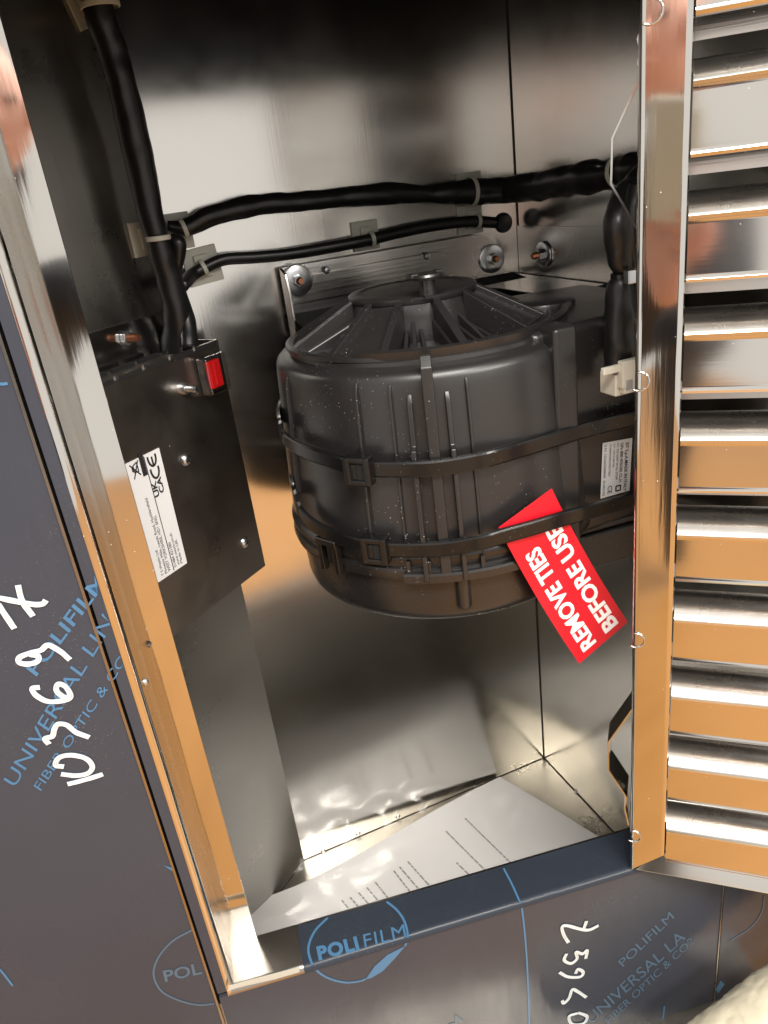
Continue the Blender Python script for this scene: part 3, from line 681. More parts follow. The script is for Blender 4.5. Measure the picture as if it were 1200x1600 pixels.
# lid
LC = V((.348,.78,0)); HR = .0665
lid = lathe('lid', [(.1440,-.1645),(.1440,-.1605),(.1405,-.1585),(.1355,-.1600),(.1345,-.1685),(HR+.006,-.1645),(HR+.004,-.140),(HR+.001,-.128),(HR+.003,-.1255),(HR+.003,-.1215),(HR+.001,-.1200),(HR-.010,-.1190),(HR-.0115,-.1198),(HR-.016,-.1198),(.034,-.1183),(0,-.1175)], LC, Z, M['plastic'], mot, seg=128)
def wallplate(a0_, q, th, bev=.0007, name='lid_rib'):
    t_ = (q[1]-q[0]).cross(Z).normalized(); return prism(name, [p-t_*th/2 for p in q], t_*th, M['plastic'], lid, bevel=bev)
NR = 8
for i in range(NR):
    a = math.radians(-95)+2*math.pi*i/NR
    d = V((math.cos(a), math.sin(a), 0)); t = V((-d.y, d.x, 0))
    if i % 2 == 0:                                   # single tall fin with a broad foot
        q = [LC+d*(HR+.002)+Z*-.1235, LC+d*.139+Z*-.1600, LC+d*.139+Z*-.174, LC+d*(HR+.002)+Z*-.174]
        wallplate(a, q, .0085)
        q = [LC+d*(HR+.001)+Z*-.142, LC+d*.128+Z*-.166, LC+d*.128+Z*-.174, LC+d*(HR+.001)+Z*-.174]
        wallplate(a, q, .014, .003)
    else:                                            # hollow frame: two walls, end bar and a sunk web
        for sg in (-1, 1):
            q = [LC+d*(HR+.001)+Z*-.1225+t*sg*.017, LC+d*.1375+Z*-.1588+t*sg*.029, LC+d*.1375+Z*-.174+t*sg*.029, LC+d*(HR+.001)+Z*-.174+t*sg*.017]
            wallplate(a, q, .0075)
        q = [LC+d*(HR+.002)+Z*-.1285-t*.016, LC+d*.136+Z*-.1635-t*.027, LC+d*.136+Z*-.1635+t*.027, LC+d*(HR+.002)+Z*-.1285+t*.016]
        prism('lid_web', q, -Z*.003, M['plastic'], lid)
        box('lid_rib', LC+d*.1345+Z*-.1620, t, d, Z, .028, .0022, .004, M['plastic'], lid, bevel=.0007)
    for j, hh in ((-.9,.014),(0,.022),(.9,.014)):
        a2 = a + math.pi/NR*(.92 if i % 2 == 0 else 1.08) + j*math.radians(6.2); d2 = V((math.cos(a2), math.sin(a2), 0))
        q = [LC+d2*(HR+.004)+Z*(-.165+hh), LC+d2*(HR+.038)+Z*-.1655, LC+d2*(HR+.034)+Z*-.1745, LC+d2*(HR+.004)+Z*-.1745]
        wallplate(a2, q, .0042, .0007, 'lid_fin')
    for j in (-1.5,-.5,.5,1.5):
        a2 = a + math.pi/NR*(.92 if i % 2 == 0 else 1.08) + j*math.radians(5.4); d2 = V((math.cos(a2), math.sin(a2), 0)); t2 = V((-d2.y, d2.x, 0))
        box('vent_slot', LC+d2*.121+Z*-.1674, d2, t2, Z, .0085, .0042, .0014, M['void'], lid)
# knob, arc slots on the cap
kp = hit(667,443,(0,0,-.108),Z); kp.z = .0075
lathe('knob', [(.0,-.1055),(.0155,-.1058),(.0165,-.108),(.0155,-.1105),(.008,-.112),(.0078,-.126)], kp, Z, M['plastic'], lid, seg=32)
for sg in (-1,1):
    box('knob_wing', kp+V((sg*.014,.002,-.1065)), X, Y, Z, .004, .006, .0022, M['plastic'], lid, bevel=.001)
for k in range(3):
    a = math.radians(205+k*26)
    p = kp+V((math.cos(a)*.030, math.sin(a)*.020, -.1252)); d2 = V((math.cos(a+1.57), math.sin(a+1.57)*.7, 0)).normalized()
    box('vent_slot', p, d2, V((-d2.y,d2.x,0)), Z, .006, .0022, .0008, M['void'], lid)
# vertical ribs on the drum
def rib(p0, p1, wd, out, r=.176, name='drum_rib', step=None):
    out *= 1.35; a0, z0 = angz(*p0, r-.003); a1, z1 = angz(*p1, .183)
    a = (a0+a1)/2; d = V((math.cos(a), math.sin(a), 0)); t = V((-d.y, d.x, 0))
    def rz(z): return .1700 if z > -.19 else .1705+(z+.20)/(-.152)*.0085
    q = [MC+d*(rz(z0)-.004)+Z*z0, MC+d*(rz(z0)+.0004)+Z*z0, MC+d*(rz(z0)+out)+Z*(z0-.010)]
    if step: zs = angz(*step, .183)[1]; q += [MC+d*(rz(zs)+out)+Z*zs, MC+d*(rz(zs)+out*1.9)+Z*(zs-.003), MC+d*(.1795+out*1.9)+Z*z1]
    else: q += [MC+d*(.1795+out)+Z*z1]
    q += [MC+d*.176+Z*z1]
    prism(name, [p-t*wd/2 for p in q], t*wd, M['plastic'], mot, bevel=min(.0012, wd*.3))
rib((445,590),(462,770),.003,.0028)
rib((548,600),(584,835),.0032,.0030)
rib((605,603),(640,892),.0030,.0030)
rib((636,617),(671,902),.0050,.0050, step=(650,700))
rib((700,611),(725,900),.0050,.0050, step=(706,697))
rib((730,590),(756,885),.0030,.0030)
rib((662,556),(700,896),.0105,.0065, name='drum_rod')
rib((684,730),(702,900),.003,.003)
a, z = angz(724,925,.173)
for zz_ in (0,):
    c = cy(.1745, a, -.398); lathe('drain_boss', [(.0080,.014),(.0080,-.020),(.006,-.023),(0,-.0235)], c, Z, M['plastic'], mot, seg=20)
# ring of small gussets by the boss
for px in (640,672,700,727,756):
    a, z = angz(px, 897, .184)
    d = V((math.cos(a), math.sin(a), 0)); t = V((-d.y, d.x, 0))
    box('gusset', MC+d*.182+Z*-.367, t, d, Z, .0022, .0045, .0085, M['plastic'], mot, bevel=.0006)
a0 = angz(630,900,.19)[0]; a1 = angz(815,885,.19)[0]
lathe('front_ledge', [(.178,-.3895),(.190,-.3905),(.1915,-.3935),(.1905,-.3985),(.178,-.400)], MC, Z, M['plastic'], mot, seg=24, a0=a0-0, a1=a1) if False else None
vs = []; fs = []; n_ = 14
for i in range(n_+1):
    a = a0+(a1-a0)*i/n_; e = .5-.5*math.cos(2*math.pi*min(i, n_-i)/n_) if False else 1
    for r_, z_ in ((.176,-.371),(.1885,-.3715),(.1895,-.374),(.189,-.3820),(.176,-.3840)): vs.append(cy(r_, a, z_))
for i in range(n_):
    for q in range(4): fs.append([i*5+q,(i+1)*5+q,(i+1)*5+q+1,i*5+q+1])
fs += [[0,1,2,3,4],[n_*5+i for i in (4,3,2,1,0)]]
mk('front_ledge', vs, fs, M['plastic'], mot)
# latch clip, lower left
a, z = angz(518,862,.186); d = V((math.cos(a), math.sin(a), 0)); t = V((-d.y, d.x, 0))
for sg in (-1,1): box('latch_leg', MC+d*.1885+Z*(z-.004)+t*sg*.0115, t, d, Z, .0032, .004, .018, M['plastic_dark'], mot, bevel=.0012)
box('latch_bridge', MC+d*.1895+Z*(z+.0135), t, d, Z, .0148, .0045, .0042, M['plastic_dark'], mot, bevel=.0018)
box('latch_tongue', MC+d*.1865+Z*(z-.002), t, d, Z, .004, .0025, .011, M['plastic_dark'], mot, bevel=.0012)
# outlet housing to the right: flat front with a raised pilaster
yf = .618
def onY(px, py, y): return hit(px, py, (0,y,0), Y)
zt_b = onY(885,508,yf).z; zbb = -.388
zst = onY(940,845,yf).z; zb2 = onY(945,896,yf).z
prism('outlet_housing', [V((.40,yf+.012,zt_b-.004)), V((.535,yf+.012,zt_b-.004)), V((.575,yf+.05,zt_b-.004)), V((.60,.70,zt_b-.004)), V((.60,.82,zt_b-.004)), V((.40,.86,zt_b-.004))], Z*(zbb-zt_b), M['plastic'], mot, bevel=.009)
pa = onY(866,520,yf-.006).x; pb = onY(904,520,yf-.006).x
prism('pilaster', [V((pa,yf-.006,zt_b)), V((pb,yf-.006,zt_b)), V((pb,yf+.03,zt_b)), V((pa,yf+.03,zt_b))], Z*(zbb-zt_b-.002), M['plastic'], mot, bevel=.005)
prism('outlet_foot', [V((pa-.02,yf+.02,zbb+.004)), V((.56,yf+.006,zbb+.004)), V((.60,.75,zbb+.004)), V((.60,.90,zbb+.004)), V((.42,.90,zbb+.004))], Z*(zst-zbb-.0), M['plastic'], mot, bevel=.004)
prism('outlet_foot', [V((pa+.03,yf+.015,zst+.003)), V((.545,yf+.003,zst+.003)), V((.59,.75,zst+.003)), V((.59,.88,zst+.003)), V((.44,.88,zst+.003))], Z*(zb2-zst), M['plastic'], mot, bevel=.004)
# stepped collar on the right shoulder of the lid
lathe('shoulder_collar', [(.0,-.153),(.030,-.153),(.034,-.1545),(.0355,-.158),(.0355,-.175)], V((.487,.742,0)), Z, M['plastic'], mot, seg=40)
lathe('shoulder_collar', [(.150,-.170),(.1535,-.1560),(.150,-.1545),(.146,-.1550),(.1455,-.160)], MC+V((.0,0,0)), Z, M['plastic'], mot, seg=60, a0=math.radians(-52)+0, a1=math.radians(60))
prism('shoulder_step', [V((.43,.668,-.163)), V((.50,.655,-.163)), V((.545,.69,-.163)), V((.55,.77,-.163)), V((.47,.83,-.163))], -Z*.014, M['plastic'], mot, bevel=.004)
# motor nameplate
yl = yf+.0112
P4 = [onY(938,779,yl), onY(983,766,yl), onY(987.5,684,yl), onY(941.5,692,yl)]
npl = prism('nameplate', P4, -Y*.0006, M['label'], mot)
tlp, trp, blq, brq = P4[3], P4[2], P4[0], P4[1]
def npm(u, v):    # u 0..1 left->right (across lines), v 0..1 top->bottom (along text)
    t0 = tlp.lerp(trp, u); b0 = blq.lerp(brq, u); return t0.lerp(b0, v) - Y*.0012
def nptext(t, u, v0, v1, cap, bold=0.):
    # reads top to bottom, letters' tops to the right
    return lettering(t, lambda x, y: npm(u+y*cap, v0+(v1-v0)*x), M['ink'], npl, bold=bold)
nptext('SIT S.p.A.MADE IN ITALY', .77, .06, .98, .105, .012)
nptext('GPe 800 47SO05 CL.H', .60, .05, .78, .095, .012)
nptext('AC 220-240V 50 Hz 275W', .47, .04, .72, .07)
nptext('AC 120 V 60 Hz', .35, .04, .47, .065)
nptext('THERM.PROTECTED', .22, .04, .62, .065)
nptext('S.N. 15165760099  01/01/22', .05, .04, .96, .075)
nptext('CE', .22, .80, .95, .15, 0)
for f_ in (((.50,.84),(.66,.84)),((.66,.84),(.66,.93)),((.66,.93),(.50,.93)),((.50,.93),(.50,.84))):
    ribbon('lettering', [npm(*f_[0]), npm(*f_[1])], .0013, -Y, .0003, M['ink'], npl)
# ================================================================== CABLE TIES and TAG
def zip_tie(pts_cyl, pts_flat, head, wd, label):
    pts = []
    first = angz(*pts_cyl[0], .186)
    for k in range(6): pts.append((cy(.1745, first[0]-math.radians(8+14*(6-k)), first[1]-.006), None))
    for x, y in pts_cyl: 
        a_, z_ = angz(x, y, .1865); rr_ = .1768+.0050*min(1,max(0,(-z_-.2)/.17))
        p = cylhit(x, y, rr_+.0085); pts.append((p, None))
    for q in pts_flat: pts.append((onY(q[0], q[1], q[2] if len(q) > 2 else yf-.004), None))
    P = catmull([p for p, _ in pts], 5)
    t = thing('cable_tie', cylhit(*head, .188), label, 'cable tie', 'black cable ties round the motor')
    vs = []; fs = []
    for i, p in enumerate(P):
        d = p-MC; d.z = 0; d.normalize()
        if p.x > .46: d = V((.15,-1,0)).normalized()
        e = wd/2
        vs += [p+Z*e, p+d*.0022+Z*(e*.93), p+d*.0031+Z*(e*.72), p+d*.0031-Z*(e*.72), p+d*.0022-Z*(e*.93), p-Z*e, p-d*.001-Z*e, p-d*.001+Z*e]
    for i in range(len(P)-1):
        for q in range(8): fs.append([i*8+q, i*8+(q+1)%8, (i+1)*8+(q+1)%8, (i+1)*8+q])
    n6 = (len(P)-1)*8; fs += [list(range(8))[::-1],[n6+i for i in range(8)]]
    st_ = mk('strap', vs, fs, M['plastic_dark'], t, smooth=True); st_.data.set_sharp_from_angle(angle=.40)
    hp = cylhit(*head, .1915); d = hp-MC; d.z = 0; d.normalize(); tt = V((-d.y, d.x, 0))
    for sg in (-1,1): box('head', hp+tt*sg*.0105, tt, d, Z, .0035, .0062, .0145, M['plastic_dark'], t, bevel=.0014)
    for sg in (-1,1): box('head', hp+Z*sg*.0115, tt, d, Z, .0125, .006, .0032, M['plastic_dark'], t, bevel=.0014)
    box('head_slot', hp+d*.001, tt, d, Z, .0075, .003, .0085, M['void'], t)
    box('pawl', hp+d*.004-tt*.003, tt, d, Z, .0022, .0015, .0075, M['plastic_dark'], t, bevel=.0006)
    return t
t1 = zip_tie([(439,664),(447,686),(475,704),(512,717),(561,731),(625,733),(681,731),(737,722),(780,712)], [(900,676),(945,664),(995,652),(1040,640)], (561,735), .0165, 'upper black nylon cable tie strapped round the motor drum')
t2 = zip_tie([(461,770),(472,800),(496,824),(535,842),(587,856),(644,859),(700,856)], [(752,847,.588),(790,836,.5845),(830,825,.583),(870,813,.583),(910,802,.588),(950,791,.603),(995,778,.614),(1040,766,.614)], (587,859), .0165, 'lower black nylon cable tie holding the red warning tag on the motor')
# red tag, gently curled
yT = yf-.001
def tagpt(px, py, off=0): return onY(px, py, yT-off)
tA, tB, tC, tD = (905,1037), (779,824), (862,763), (981,972)
def bil(u, v, off=0):
    x = (tA[0]*(1-u)+tB[0]*u)*(1-v)+(tD[0]*(1-u)+tC[0]*u)*v; y = (tA[1]*(1-u)+tB[1]*u)*(1-v)+(tD[1]*(1-u)+tC[1]*u)*v
    bow = 4*(u*(1-u))*6
    # a little outward curl toward the free lower end
    return onY(x-bow*.62, y+bow*.35, .588-.020*max(0,.55-u)-off)
def tagmap(u, v, off): return bil(u, v, off)
tg = thing('warning_tag', bil(0,.5), 'red card warning tag with white capitals tucked under the lower cable tie', 'tag')
nu, nv = 16, 4; vs = []; fs = []
for k in (0, .0009):
    for i in range(nu+1):
        for j in range(nv+1): vs.append(tagmap(i/nu, j/nv, k))
W_ = (nu+1)*(nv+1)
for i in range(nu):
    for j in range(nv):
        a_ = i*(nv+1)+j; q = [a_, a_+1, a_+nv+2, a_+nv+1]; fs.append(q[::-1]); fs.append([W_+k for k in q])
ed = [i*(nv+1) for i in range(nu+1)]+[nu*(nv+1)+j for j in range(1,nv+1)]+[i*(nv+1)+nv for i in range(nu-1,-1,-1)]+[j for j in range(nv-1,0,-1)]
for i in range(len(ed)): a_, b_ = ed[i], ed[(i+1)%len(ed)]; fs.append([a_, b_, W_+b_, W_+a_])
mk('card', vs, fs, M['red'], tg)
lettering('REMOVE TIES', lambda x, y: tagmap(.035+.72*x, .41-.25*y, .0015), M['white'], tg, bold=.035)
lettering('BEFORE USE', lambda x, y: tagmap(.035+.76*x, .86-.25*y, .0015), M['white'], tg, bold=.035)
# ================================================================== CABLES
def cab(name, pts, rad, label, mat=M['pvc'], **k):
    o = tube(name, pts, rad, mat, None, **k); return tag(o, label, 'cable')
def Bk(px, py, off): return onBack(px, py, off)
mid = lambda px, py, y: onY(px, py, y)
cab('sleeved_cable', [mid(148,-60,.93), mid(156,20,.93), mid(176,82,.935), mid(195,150,.937), mid(214,235,.94), mid(235,337,.94), mid(246,375,.94), mid(257,412,.945), mid(271,460,.95), mid(280,500,.955), mid(282,536,.962), mid(285,580,.968)],
    [.0155,.015,.0145,.0145,.0155,.0142,.0125,.0145,.0160,.0190,.0225,.0215], 'thick black sleeved cable running down the left corner into the control box', wr=.13, wscale=26, seg=32, n=10, fold=.20, twist=.05)
cab('branch_cable', [mid(262,380,.95), mid(276,378,.945), mid(279,400,.945), mid(276,430,.95), mid(284,470,.95), mid(292,505,.945), mid(296,545,.93)], [.006,.010,.008,.007,.009,.010,.009],
    'short twisted black cable beside the thick sleeve above the control box', wr=.2, wscale=30)
cab('sleeved_cable', [Bk(262,352,.02), Bk(290,356,.02), Bk(330,338,.02), Bk(400,320,.02), Bk(480,314,.02), Bk(560,306,.02), Bk(630,302,.02), Bk(672,303,.02), Bk(705,300,.022), Bk(735,300,.022), Bk(790,297,.025)] + [onRight(x,y,.022) for x,y in ((838,291),(880,283),(930,276),(965,270),(992,262),(1010,262))],
    [.006,.0105,.0125,.0115,.0115,.0125,.0125,.0105,.0145,.016,.0165,.017,.0165,.017,.013,.016,.015], 'upper black sleeved cable crossing the back wall to the right wall', fold=.20, twist=.09, wr=.18, wscale=34, seg=24)
cab('black_cable', [mid(284,448,.95), Bk(300,430,.02), Bk(322,417,.015), Bk(352,405,.013), Bk(400,402,.013), Bk(450,397,.013), Bk(500,389,.013), Bk(570,376,.015), Bk(620,364,.013), Bk(680,352,.013), Bk(735,346,.015), Bk(775,348,.013)],
    [.0075]*12, 'thin round black cable under the upper sleeve ending at a rubber grommet', wr=.05, wscale=30)
g = thing('cable_grommet', Bk(786,348,0), 'black rubber grommet in the back wall where the thin cable passes through', 'grommet')
lathe('rubber_collar', [(.0,.006),(.008,.006),(.0125,.0045),(.0135,.002),(.0135,0)], Bk(786,348,.0), -Y, M['pvc'], g, seg=28)
# right hand harness into the connector
yh = .60; kh = .86
h = thing('motor_lead', mid(970,590,yh), 'black sleeved motor lead tied in its middle and ending in a beige connector', 'cable')
tube('sleeve', [mid(1010,262,.66), mid(990,290,.64), mid(976,312,.62), mid(969,345,yh), mid(972,385,yh), mid(973,412,yh), mid(973,430,yh), mid(970,448,yh), mid(970,490,yh), mid(969,525,yh), mid(970,545,yh), mid(970,572,yh)],
     [kh*q for q in (.011,.0135,.016,.0175,.0165,.014,.0090,.014,.0185,.019,.0195,.0175)], M['pvc'], h, wr=.14, wscale=30, seg=32, n=10, fold=.13, twist=.05)
tube('loose_sleeve', [mid(998,290,yh-.004), mid(992,340,yh-.01), mid(993,390,yh-.01), mid(990,430,yh-.004), mid(992,500,yh), mid(994,560,yh)], [.009,.009,.007,.005,.007,.008], M['pvc'], h, wr=.2, wscale=40)
ring_c = mid(972,432,yh-.0)
lathe('tie_band', [(.0092,.0035),(.0105,.003),(.0105,-.003),(.0092,-.0035)], ring_c, Z, M['plastic_dark'], h, seg=24)
box('tie_head', mid(986,432,yh-.018), X, Y, Z, .0058, .004, .0062, M['zinc'], h, bevel=.0012, )
con = box('connector', mid(972,594,yh-.008), X, Y, Z, .0172, .012, .0108, M['beige'], h, bevel=.0015)
box('connector_cap', mid(985,582,yh-.024), X, Y, Z, .0120, .004, .013, M['beige'], con, bevel=.0012)
box('connector_latch', mid(983,599,yh-.024), X, Y, Z, .0085, .0035, .0085, M['beige'], con, bevel=.0012)
box('latch_hole', mid(983,601,yh-.0277), X, Y, Z, .0035, .0008, .0045, M['greyink'], con)
box('connector_band', mid(958,577,yh-.021), X, Y, Z, .0125, .0025, .0035, M['beige'], con, bevel=.001)
# ivory stick-on tie mounts
def mount(c, n, up_, hw, label, tie=None, bandr=.013):
    n = V(n).normalized(); up_ = (V(up_)-n*V(up_).dot(n)).normalized(); sd = up_.cross(n)
    t = thing('cable_mount', c, label, 'cable clip', 'ivory stick-on cable mounts')
    box('adhesive_pad', c+n*.002, sd, up_, n, hw, hw, .0016, M['nylon'], t, bevel=.0008)
    box('saddle', c+n*.005, sd, up_, n, hw*.42, hw*.62, .003, M['nylon'], t, bevel=.0012)
    if tie:
        tc_, axis, r = tie
        lathe('tie_band', [(r,.0028),(r+.0016,.0022),(r+.0016,-.0022),(r,-.0028)], tc_, axis, M['nylon'], t, seg=28)
    return t
def dirpx(f_, a_, b_): return (f_(*b_)-f_(*a_)).normalized()
mount(onLeft(222,373), LN, Z, .019, 'ivory cable mount on the left wall beside the thick sleeve', (mid(247,372,.935), dirpx(lambda x,y: mid(x,y,.935),(240,340),(255,410)), .0125))
mount(Bk(272,362,0), -Y, dirpx(lambda x,y: Bk(x,y,0),(270,380),(262,345)), .0205, 'ivory cable mount in the corner at the left end of the upper sleeve', (Bk(287,357,.02), dirpx(lambda x,y: Bk(x,y,.02),(280,360),(300,352)), .0095))
mount(Bk(316,415,0), -Y, dirpx(lambda x,y: Bk(x,y,0),(322,436),(310,396)), .0215, 'square ivory cable mount under the left end of the thin cable', (Bk(318,418,.015), dirpx(lambda x,y: Bk(x,y,.015),(305,425),(330,412)), .0082))
mount(Bk(570,368,0), -Y, Z, .0185, 'ivory cable mount halfway along the thin cable', (Bk(581,374,.015), dirpx(lambda x,y: Bk(x,y,.015),(570,376),(592,371)), .0082))
mount(Bk(732,292,0), -Y, Z, .0185, 'ivory cable mount behind the upper sleeve near the right corner', (Bk(737,299,.022), dirpx(lambda x,y: Bk(x,y,.022),(730,300),(748,298)), .0172))
mount(Bk(733,343,0), -Y, Z, .0190, 'ivory cable mount on the thin cable just left of the grommet', (Bk(746,346,.013), dirpx(lambda x,y: Bk(x,y,.013),(735,346),(757,346)), .0082))
mount(onRight(962,272,0), -X, Z, .016, 'ivory cable mount on the right wall where the upper sleeve bends', (onRight(968,268,.022), dirpx(lambda x,y: onRight(x,y,.022),(950,272),(985,263)), .0165))
mount(onLeft(128,12), LN, dirpx(lambda x,y: onLeft(x,y),(140,38),(120,-5)), .0175, 'ivory cable mount at the top of the thick sleeve', (mid(156,8,.93), dirpx(lambda x,y: mid(x,y,.93),(150,-10),(160,30)), .018))

# ================================================================== PAPERS AND BAG on the chamber floor
zp = ZF+.006
def onFl(px, py, z=zp): return hit(px, py, (0,0,z), Z)
A = onFl(781,1214); B = onFl(940,1312); Dp = onFl(393,1422)
Bx = B + (B-A)*.35; Cx = Dp + (Bx-A)
pap = thing('instruction_sheet', A*.5+Cx*.5, 'white printed instruction sheet lying on the floor of the chamber', 'paper')
nn_ = 10; vs = []; fs = []
def papp(u, v, off=0.): 
    p = A.lerp(Dp, u).lerp(Bx.lerp(Cx, u), v)
    if u > .75: p = p + Z*((u-.75)**2*.25)
    return p + Z*(off+.0035*math.sin(u*7+v*3)*(1-v*.3))
for i in range(21):
    for j in range(11): vs.append(papp(i/20*1.06, j/10))
for i in range(20):
    for j in range(10): fs.append([i*11+j, i*11+j+1, (i+1)*11+j+1, (i+1)*11+j])
mk('sheet', vs, fs, M['paper'], pap, smooth=True, solid=.0008)
def uvof(px, py):
    p = onFl(px, py); e1 = Dp-A; e2 = Bx-A; q = p-A
    d11, d12, d22 = e1.dot(e1), e1.dot(e2), e2.dot(e2); b1, b2 = q.dot(e1), q.dot(e2); dt = d11*d22-d12*d12
    return (b1*d22-b2*d12)/dt, (b2*d11-b1*d12)/dt
lines = [((727,1281),(800,1350)),((697,1300),(757,1358)),((713,1347),(733,1366)),((637,1345),(672,1384)),((624,1353),(653,1387)),((615,1359),(640,1392)),((586,1377),(607,1404)),((573,1386),(592,1409)),((560,1394),(577,1414)),((547,1402),(562,1420)),((534,1407),(550,1427))]
for a_, b_ in lines:
    u0, v0 = uvof(*a_); u1, v1 = uvof(*b_); n = max(3, int((v1-v0)/.028)) ; x = 0
    vs = []; fs = []
    while x < 1:
        wl = random.uniform(.25,.9)/n*1.6; x2 = min(1, x+wl)
        ua, va, ub, vb = u0+(u1-u0)*x, v0+(v1-v0)*x, u0+(u1-u0)*x2, v0+(v1-v0)*x2
        k = len(vs); hh = .0028
        vs += [papp(ua-hh,va,.0012), papp(ub-hh,vb,.0012), papp(ub+hh,vb,.0012), papp(ua+hh,va,.0012)]; fs.append([k,k+1,k+2,k+3])
        x = x2+.35/n*.6
    mk('printed_line', vs, fs, M['greyink'], pap)
# clear bag round the sheet: crumpled film, visible left and right of the paper
def bag(u0, u1, v0, v1, amp, nu=40, nv=30):
    vs = []; fs = []
    for i in range(nu+1):
        for j in range(nv+1):
            u = u0+(u1-u0)*i/nu; v = v0+(v1-v0)*j/nv
            p = A.lerp(Dp, u).lerp(Bx.lerp(Cx, u), v)
            inn = max(0, min(1, min(u/.06+.5, (1.0-u)/.06+.5, v/.08+.3))); h_ = .009+amp*(1-.75*inn)*(abs(noise.noise(p*14))+.5*abs(noise.noise(p*36+V((3,1,2)))))
            if u > .75: h_ += (u-.75)**2*.25+.002
            vs.append(p+Z*h_)
    for i in range(nu):
        for j in range(nv): a_ = i*(nv+1)+j; fs.append([a_,a_+1,a_+nv+2,a_+nv+1])
    return vs, fs
vs, fs = bag(-.03, 1.10, -.12, 1.05, .026)
o = mk('plastic_bag', vs, fs, M['bag'], None, smooth=True)
tag(o, 'clear crumpled plastic bag over the instruction sheet on the chamber floor', 'plastic bag')

# ================================================================== FOAM ROLL, lower right
a = onF(1085,1690,.10); b = onF(1400,1400,.10)
a = hit(1130,1665,NF*(D1-.10),NF); b = hit(1330,1525,NF*(D1-.10),NF); ax = (b-a).normalized()
u_, v_, n_ax = frame_of(ax); vs = []; fs = []; nu, nv = 220, 150; Lr = .5
for i in range(nu+1):
    for j in range(nv):
        t = 2*math.pi*j/nv; d = u_*math.cos(t)+v_*math.sin(t); c = a-ax*.15+ax*Lr*i/nu
        q = c+d*.05; r_ = .052+.005*noise.noise(q*16)+.0030*abs(noise.noise(q*26))+.0016*abs(noise.noise(q*60))+.0006*abs(noise.noise(q*140))
        if i == 0 or i == nu: r_ *= .75
        vs.append(c+d*r_)
for i in range(nu):
    for j in range(nv): fs.append([i*nv+j, i*nv+(j+1)%nv, (i+1)*nv+(j+1)%nv, (i+1)*nv+j])
fs += [list(range(nv))[::-1], [nu*nv+j for j in range(nv)]]
o = mk('foam_roll', vs, fs, M['foam'], None, smooth=True)
tag(o, 'crumpled cream packing foam roll at the lower right in front of the hood', 'packing roll')

# ================================================================== THE ROOM SIDE: floor seen mirrored in the steel, and the photographer
fl = prism('floor', [V((-2.8,-3.1,-1.5)), V((3.6,-3.1,-1.5)), V((3.6,1.6,-1.5)), V((-2.8,1.6,-1.5))], -Z*.02, M['wood'], None)
tag(fl, None, None, None, 'structure')
# phone held at the lens
fw = cf; rt = cr; dn = cd
pc = -fw*.022 + dn*.066 + rt*(-.014)
ph = thing('phone', pc, 'pale green cased phone held upright, mirrored in the grille frame', 'phone')
box('case', pc, rt, dn, fw, .047, .095, .006, M['phonecase'], ph, bevel=.005)
box('screen', pc-fw*.0068, rt, dn, fw, .042, .090, .0008, M['glassblack'], ph)
def skin_mesh(name, pts, edges, radii, mat, parent=None, sub=2):
    me = bpy.data.meshes.new(name); org = ORG[parent] if parent else pts[0]
    me.from_pydata([tuple((V(p)-org)*S) for p in pts], edges, []); me.materials.append(mat)
    o = bpy.data.objects.new(name, me); COL.objects.link(o)
    if parent: o.parent = parent
    else: o.location = org*S
    md = o.modifiers.new('skin', 'SKIN'); md.use_smooth_shade = True
    for i, r in enumerate(radii): me.skin_vertices[0].data[i].radius = (r*S, r*S)
    me.skin_vertices[0].data[0].use_root = True
    sd = o.modifiers.new('sub', 'SUBSURF'); sd.levels = sub; sd.render_levels = sub
    return o
hc = V((-.43,-.40,.185))                              # head centre
per = thing('person', V((-.85,-.9,-1.5)), 'person in dark clothes leaning in with a phone, seen only as a reflection', 'person')
# one continuous body: hips, chest, neck, legs and both arms to the wrists
bp = [V((-.88,-.90,-.52)), V((-.78,-.80,-.40)), V((-.64,-.66,-.22)), V((-.54,-.56,-.06)), V((-.48,-.49,.03)), V((-.44,-.44,.10)),
      V((-.36,-.62,-.16)), V((-.24,-.38,-.42)), V((-.135,-.14,-.335)),
      V((-.74,-.50,-.18)), V((-.60,-.24,-.36)), V((-.36,-.16,-.30)),
      V((-.80,-.98,-.60)), V((-.84,-.94,-1.05)), V((-.84,-1.0,-1.46)), V((-1.0,-.86,-.60)), V((-1.04,-.84,-1.05)), V((-1.04,-.90,-1.46))]
be = [(0,1),(1,2),(2,3),(3,4),(4,5),(2,6),(6,7),(7,8),(2,9),(9,10),(10,11),(0,12),(12,13),(13,14),(0,15),(15,16),(16,17)]
br = [.15,.14,.15,.07,.055,.085,.08,.072,.060,.07,.055,.04,.10,.07,.05,.10,.07,.05]
skin_mesh('clothed_body', bp, be, br, M['cloth'], per)
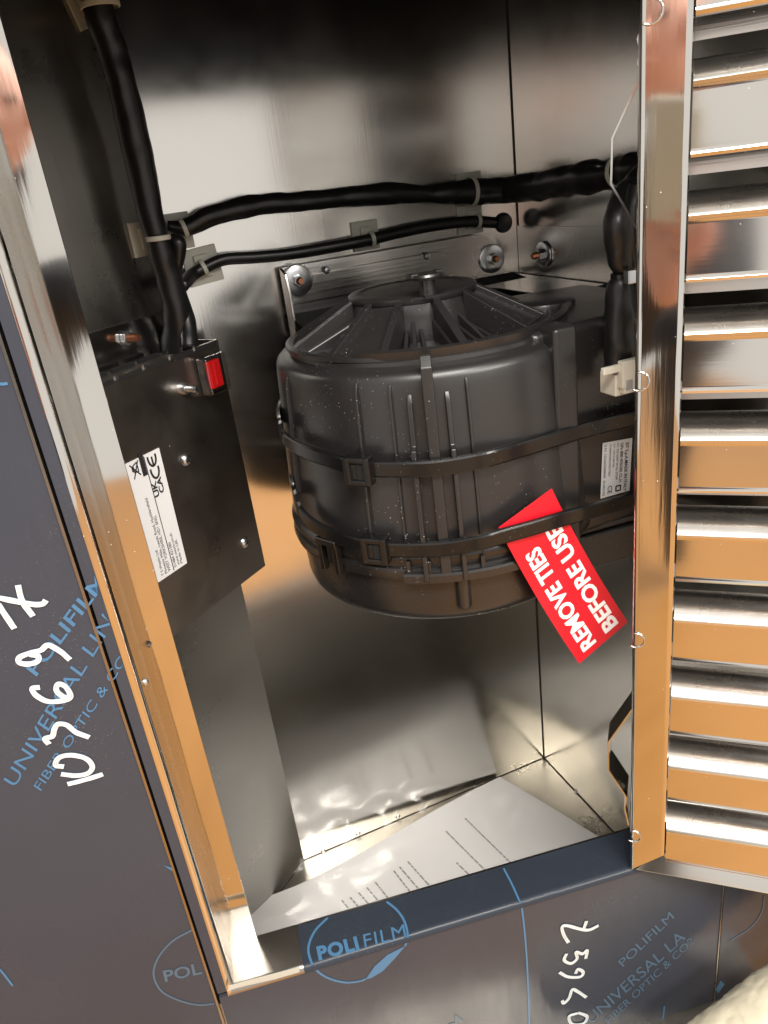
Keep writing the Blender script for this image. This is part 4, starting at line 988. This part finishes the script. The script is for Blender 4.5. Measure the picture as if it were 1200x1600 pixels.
def ell(name, c, rx, ry, rz, mat, parent, seg=28, dent=None):
    vs = []; fs = []; c = V(c)
    for i in range(seg//2+1):
        p_ = math.pi*i/(seg//2)
        for j in range(seg):
            t = 2*math.pi*j/seg
            q = V((math.sin(p_)*math.cos(t)*rx, math.sin(p_)*math.sin(t)*ry, math.cos(p_)*rz))
            if q.z < 0: q.x *= 1-.28*(-q.z/rz)
            vs.append(c+q)
    for i in range(seg//2):
        for j in range(seg): fs.append([i*seg+j, i*seg+(j+1)%seg, (i+1)*seg+(j+1)%seg, (i+1)*seg+j])
    return mk(name, vs, fs, mat, parent, smooth=True)
ell('head', hc, .095, .115, .145, M['skin'], per)
ell('hair', hc+V((-.03,-.035,.060)), .099, .112, .108, M['hair'], per)
ell('nose', hc+V((.06,.095,-.015)), .014, .02, .028, M['skin'], per)
for sg in (-1,1):
    ell('eye', hc+V((.053+sg*.032,.086-sg*.02,.015)), .013, .007, .007, M['hair'], per)
    ell('ear', hc+V((sg*.097,0,-.005)), .012, .022, .034, M['skin'], per)
ell('mouth', hc+V((.05,.09,-.07)), .026, .008, .008, M['skin'], per)
# hands closing on the phone: palms at both lower sides, four unequal fingers and a thumb each
def hand_at(wr_, palm, sgn):
    pts = [wr_, wr_.lerp(palm, .5), palm]; ed = [(0,1),(1,2)]; rd = [.040,.046,.050]
    for k, ln in enumerate((.115,.125,.115,.095)):
        b0 = palm + dn*(-.042+.028*k)
        kn = b0 + rt*(-sgn*.030) + fw*.022; tp = kn + rt*(-sgn*ln*.42) + fw*.004; t3 = tp + rt*(-sgn*ln*.30) - fw*.006
        i0 = len(pts); pts += [b0, kn, tp, t3]; ed += [(2,i0),(i0,i0+1),(i0+1,i0+2),(i0+2,i0+3)]; rd += [.019,.0175,.0155,.012]
    i0 = len(pts); tb = palm - dn*.030 - fw*.020
    pts += [tb, tb-dn*.030-rt*(sgn*.012)]; ed += [(2,i0),(i0,i0+1)]; rd += [.020,.016]
    return skin_mesh('hand', pts, ed, rd, M['skin'], per)
hand_at(V((-.135,-.13,-.30)), pc-rt*.036+dn*.120-fw*.030, -1)
print('objects', len(scene.objects))
